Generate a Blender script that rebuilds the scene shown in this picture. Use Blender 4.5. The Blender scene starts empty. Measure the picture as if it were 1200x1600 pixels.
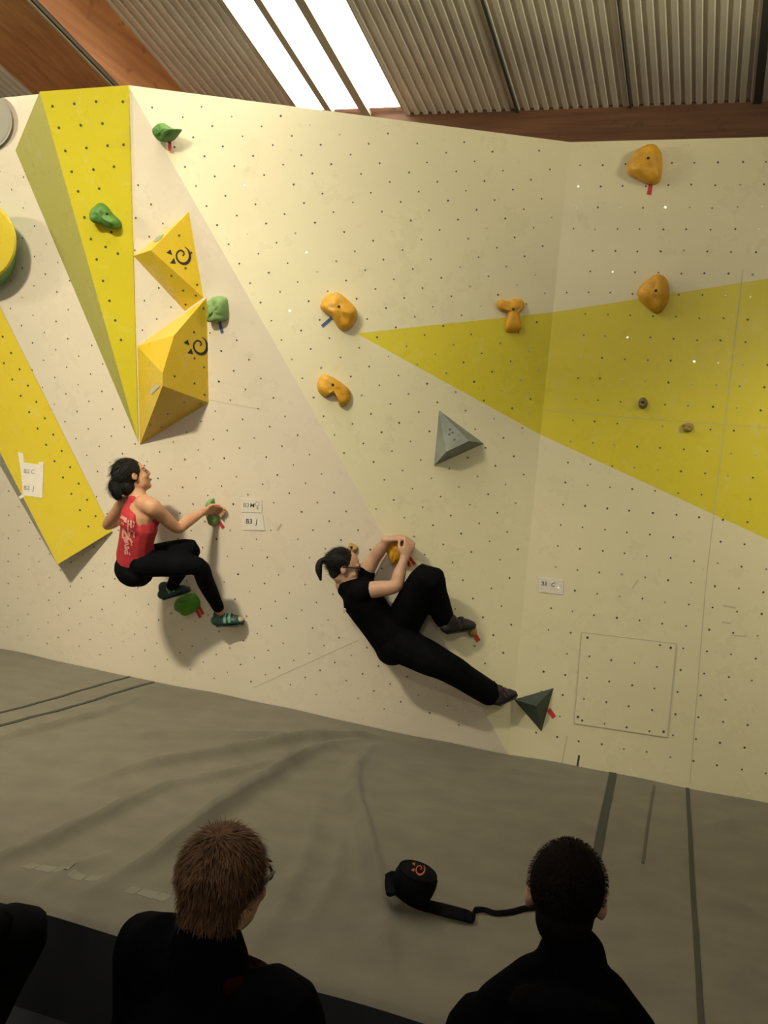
import bpy, bmesh, math, random
import numpy as np
from mathutils import Vector as V, Matrix, Quaternion
from mathutils.bvhtree import BVHTree
random.seed(7); np.random.seed(7)
S = bpy.context.scene
COL = S.collection

# ------------------------------------------------------------------ camera
F_PX, CX, CY = 1500.0, 600.0, 800.0
YAW, PITCH, ROLL = math.radians(19), math.radians(-1.5), math.radians(5.5)
CAM = V((0, 0, 1.55))                       # 1.55 m above the top of the mats
FW = V((-math.sin(YAW)*math.cos(PITCH), math.cos(YAW)*math.cos(PITCH), math.sin(PITCH)))
_r0 = V((math.cos(YAW), math.sin(YAW), 0)); _u0 = _r0.cross(FW)
RT = _r0*math.cos(ROLL) + _u0*math.sin(ROLL); UP = RT.cross(FW)
cd = bpy.data.cameras.new('camera'); cam = bpy.data.objects.new('camera', cd); COL.objects.link(cam)
cd.sensor_fit = 'VERTICAL'; cd.sensor_height = 24; cd.sensor_width = 18; cd.lens = 24*F_PX/1600
cd.clip_start = 0.05
m = Matrix((RT, UP, -FW)).transposed().to_4x4(); m.translation = CAM
cam.matrix_world = m
S.camera = cam

# ------------------------------------------------------------------ light
S.view_settings.view_transform = 'Standard'; S.view_settings.look = 'None'
S.view_settings.gamma = 1.0; S.view_settings.use_curve_mapping = False
S.view_settings.exposure = 0.0
world = bpy.data.worlds.new('hall_air'); S.world = world; world.use_nodes = True
bg = world.node_tree.nodes['Background']
bg.inputs[0].default_value = (1.0, 0.93, 0.68, 1); bg.inputs[1].default_value = 0.22
# lamp position, watts, the spot on wall or roof it is aimed at, beam spread (degrees)
LAMPS = [((-3.6, 0.2, 4.85), 56, (-4.1, 5.4, .75), 64), ((3.2, 2.6, 4.20), 13, (1.1, 5.8, 1.9), 50), ((0.9, -5.5, 4.85), 7, (-2.2, 5.3, 2.6), 46),
         ((2.1, 3.3, 3.75), 20, (-0.6, 4.4, 4.70), 80), ((-7.2, 3.0, 3.70), 22, (-4.4, 4.9, 4.40), 80)]  # this row: unseen uplights added to brighten the roof and rafter
LAMP_COLOUR = (1.0, 0.91, 0.60)
SKYLIGHT_STRENGTH = 9.0

# ------------------------------------------------------------------ helpers
def ray(x, y): return FW + RT*((x-CX)/F_PX) - UP*((y-CY)/F_PX)
def on_plane(x, y, p, n):
    d = ray(x, y); return CAM + d*((p-CAM).dot(n)/d.dot(n))
def at_depth(x, y, t): return CAM + ray(x, y)*t
def on_z(x, y, z): return on_plane(x, y, V((0, 0, z)), V((0, 0, 1)))
def to_px(p):
    v = p-CAM; z = v.dot(FW); return CX+F_PX*v.dot(RT)/z, CY-F_PX*v.dot(UP)/z

MATS = {}
def mat(name, col, rough=0.6, metal=0.0, var=0.0, vscale=8, bump=0.0, bscale=60, spec=0.5, col2=None, sheen=0.0, emit=0.0):
    if name in MATS: return MATS[name]
    M = bpy.data.materials.new(name); M.use_nodes = True; nt = M.node_tree; b = nt.nodes['Principled BSDF']
    b.inputs['Base Color'].default_value = (*col, 1); b.inputs['Roughness'].default_value = rough
    b.inputs['Metallic'].default_value = metal; b.inputs['Specular IOR Level'].default_value = spec
    tc = nt.nodes.new('ShaderNodeTexCoord')
    if var or col2:
        n = nt.nodes.new('ShaderNodeTexNoise'); n.inputs['Scale'].default_value = vscale; n.inputs['Detail'].default_value = 6
        nt.links.new(tc.outputs['Object'], n.inputs['Vector'])
        r = nt.nodes.new('ShaderNodeValToRGB'); r.color_ramp.elements[0].position = 0.32; r.color_ramp.elements[1].position = 0.68
        c2 = col2 or tuple(min(1, c*(1+var)) for c in col)
        c1 = tuple(c*(1-var) for c in col) if not col2 else col
        r.color_ramp.elements[0].color = (*c1, 1); r.color_ramp.elements[1].color = (*c2, 1)
        nt.links.new(n.outputs['Fac'], r.inputs['Fac']); nt.links.new(r.outputs['Color'], b.inputs['Base Color'])
    if bump:
        n2 = nt.nodes.new('ShaderNodeTexNoise'); n2.inputs['Scale'].default_value = bscale; n2.inputs['Detail'].default_value = 5
        nt.links.new(tc.outputs['Object'], n2.inputs['Vector'])
        bp = nt.nodes.new('ShaderNodeBump'); bp.inputs['Strength'].default_value = bump; bp.inputs['Distance'].default_value = 0.01
        nt.links.new(n2.outputs['Fac'], bp.inputs['Height']); nt.links.new(bp.outputs['Normal'], b.inputs['Normal'])
    if sheen: b.inputs['Sheen Weight'].default_value = sheen
    if emit:
        b.inputs['Emission Color'].default_value = (*col, 1); b.inputs['Emission Strength'].default_value = emit
    MATS[name] = M; return M

def wall_paint(name, col, dirt=0.35):
    """painted plywood: chalk haze, grey scuffs, small specks, satin gloss with worn patches"""
    M = bpy.data.materials.new(name); M.use_nodes = True; nt = M.node_tree; L = nt.links; b = nt.nodes['Principled BSDF']
    tc = nt.nodes.new('ShaderNodeTexCoord')
    def noise(scale, detail=6, rough=0.6):
        n = nt.nodes.new('ShaderNodeTexNoise'); n.inputs['Scale'].default_value = scale; n.inputs['Detail'].default_value = detail
        n.inputs['Roughness'].default_value = rough; L.new(tc.outputs['Object'], n.inputs['Vector']); return n
    def ramp(src, a, bb, va=0.0, vb=1.0):
        r = nt.nodes.new('ShaderNodeMapRange'); r.inputs['From Min'].default_value = a; r.inputs['From Max'].default_value = bb
        r.inputs['To Min'].default_value = va; r.inputs['To Max'].default_value = vb; L.new(src, r.inputs['Value']); return r.outputs['Result']
    def mix(fac, c1, c2):
        x = nt.nodes.new('ShaderNodeMix'); x.data_type = 'RGBA'
        if hasattr(fac, 'node'): L.new(fac, x.inputs[0])
        else: x.inputs[0].default_value = fac
        for i, c in ((6, c1), (7, c2)):
            if hasattr(c, 'node'): L.new(c, x.inputs[i])
            else: x.inputs[i].default_value = (*c, 1)
        return x.outputs[2]
    c = mix(ramp(noise(1.7).outputs['Fac'], .35, .7, 0, .25), col, tuple(v*.86 for v in col))
    c = mix(ramp(noise(9, 8, .7).outputs['Fac'], .55, .8, 0, .30), c, tuple(min(1, v*.6+.36) for v in col))
    c = mix(ramp(noise(5, 10, .75).outputs['Fac'], .60, .74, 0, dirt), c, (.30, .27, .20))
    c = mix(ramp(noise(60, 3).outputs['Fac'], .70, .76, 0, .5*dirt), c, (.12, .11, .09))
    L.new(c, b.inputs['Base Color'])
    L.new(ramp(noise(3.0, 8, .7).outputs['Fac'], .3, .7, .23, .36), b.inputs['Roughness'])
    b.inputs['Specular IOR Level'].default_value = .42
    bp = nt.nodes.new('ShaderNodeBump'); bp.inputs['Strength'].default_value = .12; bp.inputs['Distance'].default_value = .004
    L.new(noise(220, 2).outputs['Fac'], bp.inputs['Height']); L.new(bp.outputs['Normal'], b.inputs['Normal'])
    MATS[name] = M; return M

def wood(name, c1, c2, axis='X', rough=.55):
    M = bpy.data.materials.new(name); M.use_nodes = True; nt = M.node_tree; L = nt.links; b = nt.nodes['Principled BSDF']
    tc = nt.nodes.new('ShaderNodeTexCoord'); mp = nt.nodes.new('ShaderNodeMapping')
    mp.inputs['Scale'].default_value = {'X': (1, 14, 14), 'Y': (14, 1, 14)}[axis]
    n = nt.nodes.new('ShaderNodeTexNoise'); n.inputs['Scale'].default_value = 1.6; n.inputs['Detail'].default_value = 8
    k = nt.nodes.new('ShaderNodeTexNoise'); k.inputs['Scale'].default_value = 7; k.inputs['Detail'].default_value = 2
    r = nt.nodes.new('ShaderNodeValToRGB'); r.color_ramp.elements[0].position = .3; r.color_ramp.elements[1].position = .7
    r.color_ramp.elements[0].color = (*c1, 1); r.color_ramp.elements[1].color = (*c2, 1)
    kr = nt.nodes.new('ShaderNodeMapRange'); kr.inputs['From Min'].default_value = .66; kr.inputs['From Max'].default_value = .74; kr.inputs['To Max'].default_value = .7
    x = nt.nodes.new('ShaderNodeMix'); x.data_type = 'RGBA'; x.inputs[7].default_value = (c1[0]*.25, c1[1]*.25, c1[2]*.25, 1)
    L.new(tc.outputs['Object'], mp.inputs['Vector']); L.new(mp.outputs['Vector'], n.inputs['Vector']); L.new(tc.outputs['Object'], k.inputs['Vector'])
    L.new(n.outputs['Fac'], r.inputs['Fac']); L.new(k.outputs['Fac'], kr.inputs['Value']); L.new(kr.outputs['Result'], x.inputs[0])
    L.new(r.outputs['Color'], x.inputs[6]); L.new(x.outputs[2], b.inputs['Base Color']); b.inputs['Roughness'].default_value = rough
    MATS[name] = M; return M

def tag(o, label=None, cat=None, group=None, kind=None):
    if label: o['label'] = label
    if cat: o['category'] = cat
    if group: o['group'] = group
    if kind: o['kind'] = kind
    return o
def link(name, me, parent=None, loc=None):
    o = bpy.data.objects.new(name, me); COL.objects.link(o)
    if parent is not None: o.parent = parent; o.matrix_parent_inverse = Matrix.Translation(-parent.location) if parent.type == 'EMPTY' or True else Matrix()
    return o
def empty(name, loc):
    o = bpy.data.objects.new(name, None); COL.objects.link(o); o.location = loc; o.empty_display_size = .05; return o
def mesh(name, verts, faces, mats, parent=None, smooth=False, fm=None, fixn=True):
    me = bpy.data.meshes.new(name); me.from_pydata([tuple(v) for v in verts], [], [tuple(f) for f in faces])
    for x in (mats if isinstance(mats, (list, tuple)) else [mats]): me.materials.append(x)
    if fm: me.polygons.foreach_set('material_index', fm)
    if fixn:
        bm = bmesh.new(); bm.from_mesh(me); bmesh.ops.recalc_face_normals(bm, faces=bm.faces); bm.to_mesh(me); bm.free()
    if smooth: me.polygons.foreach_set('use_smooth', [True]*len(me.polygons))
    me.update(); return link(name, me, parent)
BOXF = [(0,1,2,3),(7,6,5,4),(0,4,5,1),(1,5,6,2),(2,6,7,3),(3,7,4,0)]
def box(name, lo, hi, m_, parent=None):
    x0,y0,z0 = lo; x1,y1,z1 = hi
    v = [(x0,y0,z0),(x1,y0,z0),(x1,y1,z0),(x0,y1,z0),(x0,y0,z1),(x1,y0,z1),(x1,y1,z1),(x0,y1,z1)]
    return mesh(name, v, BOXF, m_, parent)
def slab(name, poly, n, th, m_, parent=None):
    """polygon (front face) extruded backwards along -n"""
    k = len(poly); v = list(poly)+[p-n*th for p in poly]
    f = [tuple(range(k)), tuple(range(2*k-1, k-1, -1))]+[(i, i+k, (i+1)%k+k, (i+1)%k) for i in range(k)]
    return mesh(name, v, f, m_, parent)

# ---- closed primitives gathered into one continuous surface by voxel remesh
class Prim:
    def __init__(s): s.v = []; s.f = []
    def add(s, v, f):
        o = len(s.v); s.v += [V(x) for x in v]; s.f += [tuple(i+o for i in q) for q in f]
    def ell(s, c, rad, ax=None, seg=16, rings=10):
        ax = ax or (V((1,0,0)), V((0,1,0)), V((0,0,1))); v = []; f = []
        for i in range(1, rings):
            t = math.pi*i/rings
            for j in range(seg):
                p = 2*math.pi*j/seg
                v.append(c+ax[0]*(rad[0]*math.sin(t)*math.cos(p))+ax[1]*(rad[1]*math.sin(t)*math.sin(p))+ax[2]*(rad[2]*math.cos(t)))
        for i in range(rings-2):
            for j in range(seg): f.append((i*seg+j, (i+1)*seg+j, (i+1)*seg+(j+1)%seg, i*seg+(j+1)%seg))
        a = len(v); v.append(c+ax[2]*rad[2]); v.append(c-ax[2]*rad[2]); l = (rings-2)*seg
        for j in range(seg): f.append((a, j, (j+1)%seg)); f.append((a+1, l+(j+1)%seg, l+j))
        s.add(v, f)
    def tube(s, pts, rad, side=None, seg=14, sub=4):
        """smooth tapered tube; rad entries r or (a,b) with a along `side`"""
        pts = [V(p) for p in pts]; R = [(r, r) if not isinstance(r, tuple) else r for r in rad]
        P = []; Q = []
        n = len(pts)
        for i in range(n-1):
            p0 = pts[max(i-1,0)]; p1 = pts[i]; p2 = pts[i+1]; p3 = pts[min(i+2,n-1)]
            for k in range(sub):
                t = k/sub
                P.append(.5*((2*p1)+(p2-p0)*t+(2*p0-5*p1+4*p2-p3)*t*t+(3*p1-p0-3*p2+p3)*t**3))
                tt = t*t*(3-2*t); Q.append((R[i][0]*(1-tt)+R[i+1][0]*tt, R[i][1]*(1-tt)+R[i+1][1]*tt))
        P.append(pts[-1]); Q.append(R[-1])
        rows = []; N = len(P); sd = side
        def ring(c, d, q):
            nonlocal sd
            a = sd if sd is not None else (V((0,0,1)) if abs(d.z) < .9 else V((1,0,0)))
            a = a-d*a.dot(d); a.normalize(); b_ = d.cross(a)
            if side is None: sd = a
            return [c+a*(q[0]*math.cos(2*math.pi*j/seg))+b_*(q[1]*math.sin(2*math.pi*j/seg)) for j in range(seg)]
        for i in range(N):
            d = (P[min(i+1,N-1)]-P[max(i-1,0)]).normalized()
            if i == 0:
                r = min(Q[0])
                for a in (80, 55, 28): rows.append(ring(P[0]-d*(r*math.sin(math.radians(a))), d, tuple(x*math.cos(math.radians(a)) for x in Q[0])))
            rows.append(ring(P[i], d, Q[i]))
            if i == N-1:
                r = min(Q[-1])
                for a in (28, 55, 80): rows.append(ring(P[-1]+d*(r*math.sin(math.radians(a))), d, tuple(x*math.cos(math.radians(a)) for x in Q[-1])))
        v = [p for r in rows for p in r]; k = len(rows)
        f = [(i*seg+j, (i+1)*seg+j, (i+1)*seg+(j+1)%seg, i*seg+(j+1)%seg) for i in range(k-1) for j in range(seg)]
        f += [tuple(range(seg))[::-1], tuple(range((k-1)*seg, k*seg))]
        s.add(v, f)
    def raw(s, name, m_, parent=None, smooth=True): return mesh(name, s.v, s.f, m_, parent, smooth)
    def build(s, name, m_, parent=None, vox=.008, smooth=3, deform=None):
        me = bpy.data.meshes.new(name+'_src'); me.from_pydata([tuple(v) for v in s.v], [], s.f)
        bm = bmesh.new(); bm.from_mesh(me); bmesh.ops.recalc_face_normals(bm, faces=bm.faces); bm.to_mesh(me); bm.free()
        t = bpy.data.objects.new('tmp', me); COL.objects.link(t)
        r = t.modifiers.new('r', 'REMESH'); r.mode = 'VOXEL'; r.voxel_size = vox; r.adaptivity = 0
        if smooth: q = t.modifiers.new('s', 'SMOOTH'); q.factor = .5; q.iterations = smooth
        dg = bpy.context.evaluated_depsgraph_get(); out = bpy.data.meshes.new_from_object(t.evaluated_get(dg)); out.name = name
        bpy.data.objects.remove(t); bpy.data.meshes.remove(me)
        out.materials.clear(); out.materials.append(m_)
        if deform:
            for v in out.vertices: v.co = deform(V(v.co))
        out.polygons.foreach_set('use_smooth', [True]*len(out.polygons)); out.update()
        return link(name, out, parent)

def catmull_closed(pts, sub=4):
    n = len(pts); out = []
    for i in range(n):
        p0, p1, p2, p3 = (np.array(pts[(i+k-1) % n], float) for k in range(4))
        for k in range(sub):
            t = k/sub; out.append(.5*(2*p1+(p2-p0)*t+(2*p0-5*p1+4*p2-p3)*t*t+(3*p1-p0-3*p2+p3)*t**3))
    return out

# ------------------------------------------------------------------ the faces of the climbing wall
YW = 5.80
nR = V((0, -1, 0)); pR = V((0, YW, 0))
B = on_plane(893, 222, pR, nR); ZT = B.z
C = V((-1.05, YW, 0)); B.x = -1.045
A = on_z(200, 133, ZT); D = on_z(0, 1013, 0)
def normal(a, b, c):
    n = (b-a).cross(c-a).normalized(); return n if n.dot(CAM-a) > 0 else -n
nM = normal(A, B, C); nL = normal(A, C, D)
def L_(x, y, d=0.0): return on_plane(x, y, A+nL*d, nL)
def M_(x, y, d=0.0): return on_plane(x, y, A+nM*d, nM)
def R_(x, y, d=0.0): return on_plane(x, y, pR+nR*d, nR)

CREAM = wall_paint('wall_paint_cream', (.72, .66, .47))
CREAM_L = wall_paint('wall_paint_warm_lit', (.80, .71, .62))  # left face: its warmer, pinker light is mixed into the paint colour
YEL = wall_paint('wall_paint_yellow', (.66, .56, .035), .25)
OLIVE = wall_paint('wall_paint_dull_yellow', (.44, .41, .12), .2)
YELBOX = wall_paint('box_paint_yellow', (.70, .55, .05), .2)
GREYPAINT = wall_paint('box_paint_grey', (.34, .36, .32), .2)
# ---- left face, overhanging
dirL = (D-C).normalized()
def topL(x): t = (x-A.x)/dirL.x; return A+dirL*t
def botL(x): t = (x-C.x)/dirL.x; return C+dirL*t
dn = (C-A); upL = nL.cross(dirL).normalized(); upL = upL if upL.z > 0 else -upL
w = slab('wall_left', [C-upL*.06, C, A, topL(-8.5), botL(-8.5), botL(-8.5)-upL*.06], nL, .03, CREAM_L)
tag(w, 'pale overhanging left face of the climbing wall', kind='structure'); wall_left = w
# ---- centre face: vertical triangle, with the tip of the painted yellow wedge
t1 = M_(557, 521); t2 = M_(862, 487); t3 = M_(843, 681)
def crease(y): k = (y-222)/(1176-222); return 893+(790-893)*k
def on_BC(y):
    p = M_(crease(y), y); return V((B.x+(C.x-B.x)*(1-p.z/ZT), YW, p.z))
e_hi, e_lo = on_BC(488), on_BC(679)
vm = [A, B, e_hi, e_lo, C, t1]; back = [p-nM*.03 for p in vm]
fs = [(0,1,2,5),(5,2,3),(0,5,3,4)]; n0 = len(vm)
faces = fs+[tuple(i+n0 for i in f[::-1]) for f in fs]+[(a, b, b+n0, a+n0) for a, b in ((0,1),(1,2),(2,3),(3,4),(4,0))]
wall_center = tag(mesh('wall_center', vm+back, faces, [CREAM, YEL], None, fm=[0,1,0,0,1,0]+[0]*5), 'cream triangular centre face of the climbing wall', kind='structure')
# ---- right face, vertical
XR = 4.2
def on_edge(x, y): return R_(x, y)
r_hi, r_lo = R_(1200, 420), R_(1200, 868)
s_hi = (r_hi.z-e_hi.z)/(r_hi.x-e_hi.x); s_lo = (r_lo.z-e_lo.z)/(r_lo.x-e_lo.x)
xh = e_hi.x+(ZT-.25-e_hi.z)/s_hi if e_hi.z+s_hi*(XR-e_hi.x) > ZT else XR
f_hi = V((XR, YW, min(ZT-.02, e_hi.z+s_hi*(XR-e_hi.x)))); f_lo = V((XR, YW, max(.02, e_lo.z+s_lo*(XR-e_lo.x))))
vr = [B, V((XR, YW, ZT)), f_hi, f_lo, V((XR, YW, -.06)), V((C.x, YW, -.06)), e_lo, e_hi]
fs = [(0,1,2,7),(7,2,3,6),(6,3,4,5)]; n0 = 8
faces = fs+[tuple(i+n0 for i in f[::-1]) for f in fs]+[(i, (i+1)%8, (i+1)%8+n0, i+n0) for i in range(8)]
wall_right = tag(mesh('wall_right', vr+[p+V((0,.03,0)) for p in vr], faces, [CREAM, YEL], None, fm=[0,1,0,0,1,0]+[0]*8), 'cream vertical right face of the climbing wall with a yellow painted wedge', kind='structure')
# ---- panel joints (thin dark grooves) and the access panel
JOINT = mat('joint_line', (.50, .46, .34), .8)  # seam strips a little darker than the wall paint
def strip(name, pts_px, plane, width, off, m_, parent, th=.0015):
    P = [plane(x, y, off) for x, y in pts_px]; n = {L_: nL, M_: nM, R_: nR}[plane]; v = []; f = []
    for i, p in enumerate(P):
        d = (P[min(i+1,len(P)-1)]-P[max(i-1,0)]).normalized(); s = d.cross(n)*(width/2)
        v += [p+s, p-s, p-s-n*th, p+s-n*th]
    k = len(P)
    for i in range(k-1):
        a = 4*i; b_ = a+4
        f += [(a+j, a+(j+1)%4, b_+(j+1)%4, b_+j) for j in range(4)]
    f += [(3,2,1,0), tuple(range(4*k-4, 4*k))]
    return mesh(name, v, f, m_, parent)
strip('panel_joint', [(1161,420),(1104,900),(1078,1225)], R_, .004, .001, JOINT, wall_right)
strip('panel_joint', [(800,637),(1010,654),(1200,668)], R_, .003, .001, JOINT, wall_right)
strip('panel_joint', [(886,1150),(878,1193)], R_, .006, .001, JOINT, wall_right)
strip('panel_joint', [(905,1180),(902,1198)], R_, .012, .001, mat('scuff_black', (.05,.05,.045), .8), wall_right)
strip('panel_joint', [(300,620),(410,640)], L_, .002, .001, JOINT, wall_left)
strip('panel_joint', [(395,1075),(560,1000)], L_, .003, .001, JOINT, wall_left)
hp = [R_(909,988,.004), R_(1057,1006,.004), R_(1043,1152,.004), R_(897,1130,.004)]
ap = slab('access_panel', hp, nR, .0035, CREAM, wall_right)
for a, b_, w_ in (((909,988),(1057,1006),.005), ((1057,1006),(1043,1152),.008), ((1043,1152),(897,1130),.005), ((897,1130),(909,988),.004)):
    strip('panel_gap', [a, b_], R_, w_, .0046, JOINT, ap, .001)
for q in ((1048,1012),(1037,1143),(903,1120),(918,996)):
    strip('panel_screw', [(q[0]-1.6,q[1]),(q[0]+1.6,q[1]+.4)], R_, .013, .006, mat('screw_dark', (.10,.10,.09), .4, .6), ap)
# long grey boot scuffs rubbed onto the paint
SC = mat('scuff_grey', (.52, .47, .34), .7)
for pl, pts, w_ in ((L_, [(433,829),(440,819)], .014), (R_, [(988,920),(997,906)], .008), (R_, [(1130,946),(1150,950)], .01), (R_, [(1128,972),(1142,974)], .008), (R_, [(1142,993),(1166,994)], .006)):
    strip('scuff_mark', pts, pl, w_, .0008, SC, {L_: wall_left, R_: wall_right, M_: wall_center}[pl], .0006)

# ---- threaded bolt holes over the whole wall
HOLE = mat('bolt_hole_dark', (.075, .07, .05), .5); STEEL = mat('bolt_hole_steel', (.75, .72, .66), .16, 1.0)
NOHOLE = []
def in_tri(p, q):
    s = [(q[(i+1)%len(q)][0]-q[i][0])*(p[1]-q[i][1])-(q[(i+1)%len(q)][1]-q[i][1])*(p[0]-q[i][0]) for i in range(len(q))]
    return all(x > 0 for x in s) or all(x < 0 for x in s)
def frame(n):
    ex = V((0,0,1)).cross(n).normalized(); ex = ex if ex.x > 0 else -ex
    ey = n.cross(ex); ey = ey if ey.z > 0 else -ey
    return ex, ey
def holes(parent, o, n, ab, basis, poly, lift=.0012):
    ex, ey = frame(n); v = []; f = []; fm = []
    P2 = [((p-o).dot(ex), (p-o).dot(ey)) for p in poly]
    xs = [p[0] for p in P2]; ys = [p[1] for p in P2]
    R = int(14/.12)
    for i in range(-R, R):
        for j in range(-R, R):
            a = ab[0]+basis[0][0]*i+basis[1][0]*j+random.gauss(0,.002); b_ = ab[1]+basis[0][1]*i+basis[1][1]*j+random.gauss(0,.002)
            if not (min(xs) < a < max(xs) and min(ys) < b_ < max(ys)) or not in_tri((a, b_), P2): continue
            if random.random() < .03: continue
            c = o+ex*a+ey*b_+n*lift; k = len(v); r = random.uniform(.0048, .0068)
            steel = random.random() < .30
            tl = V((random.gauss(0,.05), random.gauss(0,.05), random.gauss(0,.05)))
            nn = (n+tl).normalized(); e1 = (ex-nn*ex.dot(nn)).normalized(); e2 = nn.cross(e1)
            v += [c+e1*(r*math.cos(t*math.pi/4))+e2*(r*math.sin(t*math.pi/4)) for t in range(8)]
            f.append(tuple(range(k, k+8))); fm.append(1 if steel else 0)
    ob = mesh('bolt_holes', v, f, [HOLE, STEEL], parent, fm=fm, fixn=False)
    if ob.data.polygons[0].normal.dot(n) < 0: ob.data.flip_normals()
    tag(ob, 'rows of small dark threaded bolt holes', kind='stuff'); return ob
sh = .07
g = math.radians(34.6)
holes(wall_right, pR, nR, (-.971, 3.324), ((.130, 0), (.002, .1268)), [V((B.x+sh,YW,ZT-.06)), V((XR-.1,YW,ZT-.06)), V((XR-.1,YW,.05)), V((C.x+sh,YW,.05))])
pc = sum(hp, V())/4; holes(ap, pR, nR, (-.971, 3.324), ((.130, 0), (.002, .1268)), [V((p.x, YW, p.z)).lerp(V((pc.x, YW, pc.z)), .06) for p in hp], .0056)
cm = (A+B+C)/3
holes(wall_center, B, nM, (-1.186, -1.077), ((.127*math.cos(g), .127*math.sin(g)), (.127*math.sin(g), -.127*math.cos(g))), [p+(cm-p)*.05 for p in (A, B, C)])
cl_ = [C+upL*.12+dirL*.15, A-upL*.15+dirL*.1, topL(-8.3)-upL*.1, botL(-8.3)+upL*.08]
holes(wall_left, C, nL, (-2.177, 1.689), ((.117, .074), (.075, -.113)), cl_)

# ------------------------------------------------------------------ hall: floor, roof, beams, skylight, back wall
FLOOR_Z = -.36
FLOORM = mat('floor_dark', (.020, .022, .026), .7, var=.3, vscale=5)
tag(box('floor', (-10, -12, FLOOR_Z-.1), (6, 7.2, FLOOR_Z), FLOORM), 'dark hall floor in front of the mats', kind='structure')
SL = math.tan(math.radians(9.5))
def zr(y): return 4.16+SL*(6.4-y)
TIN = mat('roof_sheet', (.80, .77, .70), .40, .15, var=.08, vscale=2)
SKX = (-3.104, -2.325)
def roof_sheet(x0, x1):
    v = []; f = []; x = x0; prof = []
    while x < x1-1e-6:
        for dx, dz in ((0, 0), (.030, 0), (.038, .016), (.057, .016), (.065, 0)):
            if x+dx <= x1: prof.append((x+dx, dz))
        x += .065
    prof.append((x1, 0)); ys = (-10, 7.0)
    for X, dz in prof:
        for y in ys: v.append((X, y, zr(y)+dz)); 
    for i in range(len(prof)-1): f.append((2*i, 2*i+1, 2*i+3, 2*i+2))
    k = len(v); v += [(x0, -10, zr(-10)+.08), (x1, -10, zr(-10)+.08), (x1, 7, zr(7)+.08), (x0, 7, zr(7)+.08)]; f.append((k, k+1, k+2, k+3))
    return v, f
cv, cf = [], []
for a, b_ in ((-10, SKX[0]), (SKX[1], 6)):
    v, f = roof_sheet(a, b_); o = len(cv); cv += v; cf += [tuple(i+o for i in q) for q in f]
ceiling = tag(mesh('ceiling', cv, cf, TIN, None, fixn=False), 'sloping corrugated metal roof underside', kind='structure')
SEAM = mat('sheet_seam', (.05, .055, .05), .6)
for x, w_ in ((-1.53, .016), (-.785, .010), (-.012, .045), (.75, .012), (-5.6, .012)):
    v = [(x-w_/2, y, zr(y)-d) for y in (-10, 6.95) for d in (.001, .014)]+[(x+w_/2, y, zr(y)-d) for y in (-10, 6.95) for d in (.001, .014)]
    mesh('sheet_seam', v, [(0,2,3,1),(4,5,7,6),(1,3,7,5),(0,4,6,2),(0,1,5,4),(2,6,7,3)], SEAM, ceiling)
# skylight: three translucent strips between two bars, running up the roof
sk = empty('window_1', (-2.72, 3, zr(3))); tag(sk, 'glowing skylight of three bright strips in the roof', kind='structure')
PANE = mat('skylight_pane', (1.0, .93, .78), .5, emit=SKYLIGHT_STRENGTH)
BAR = mat('skylight_bar_bloom', (.50, .44, .33), .6)  # colour lightened to carry the bloom of the bright panes
Y0, Y1 = -6.0, 6.33
def sloped(name, x0, x1, y0, y1, d0, d1, m_, parent):
    v = [(x, y, zr(y)-d) for d in (d0, d1) for x, y in ((x0,y0),(x1,y0),(x1,y1),(x0,y1))]
    return mesh(name, v, BOXF, m_, parent)
for a, b_ in ((-3.098, -2.897), (-2.848, -2.640), (-2.578, -2.331)): sloped('pane', a, b_, Y0, Y1, -.03, -.02, PANE, sk)
for a, b_ in ((-2.897, -2.848), (-2.640, -2.578)): sloped('bar', a, b_, Y0, Y1+.05, -.02, .012, BAR, sk)
for a, b_ in ((SKX[0]-.006, SKX[0]+.006), (SKX[1]-.006, SKX[1]+.006)): sloped('frame', a, b_, Y0, Y1, -.04, .004, BAR, sk)
# glulam rafter
WOODD = wood('glulam', (.34, .13, .05), (.52, .23, .09), 'Y')
BX1 = -3.88
d_ = ray(57, 0); tt = BX1/d_.x; e0 = CAM+d_*tt; drop = zr(e0.y)-e0.z
d_ = ray(0, 100); nrf = V((0, -SL, -1)).normalized(); q0 = on_plane(0, 100, V((0, 6.4, 4.16-drop)), nrf)
BX0 = q0.x
raf = sloped('trim_1', BX0, BX1, -10, 7, -.02, drop, WOODD, None); tag(raf, 'thick brown glued timber rafter under the roof at upper left', kind='structure')
cabx = BX1-.012
sloped('conduit', cabx-.03, cabx+.012, -10, 6.9, drop-.004, drop+.022, mat('conduit_dark', (.07,.06,.04), .6), raf)
sloped('conduit', cabx-.018, cabx-.002, -10, 6.9, drop+.018, drop+.032, mat('conduit_pale', (.36,.30,.20), .5), raf)
# eave beam along the back of the climbing wall
WOODE = wood('eave_timber', (.10, .038, .018), (.19, .085, .04), 'X')
eb = box('trim_2', (-10, 6.4, 3.3), (6, 6.62, 4.22), WOODE); tag(eb, 'dark brown timber eave beam behind the wall top', kind='structure')
box('beam_bolt', (-1.08, 6.385, 3.79), (-1.03, 6.41, 3.84), mat('bolt_black', (.02,.02,.02), .6), eb)
tag(box('wall_back', (-10, 6.62, FLOOR_Z), (6, 6.8, 4.3), mat('hall_wall', (.42, .38, .30), .8)), 'hall wall behind the climbing wall', kind='structure')
# timber studs behind the plywood, carrying it
for i, x in enumerate((-6.8, -5.4, -4.2, -.3, 1.6, 3.4)):
    yb = (YW+.04) if x > -1 else botL(x).y+.05
    s_ = box('trim_%d' % (i+3), (x, yb+.02, FLOOR_Z), (x+.08, 6.6, .04), WOODE); tag(s_, kind='structure')

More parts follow.
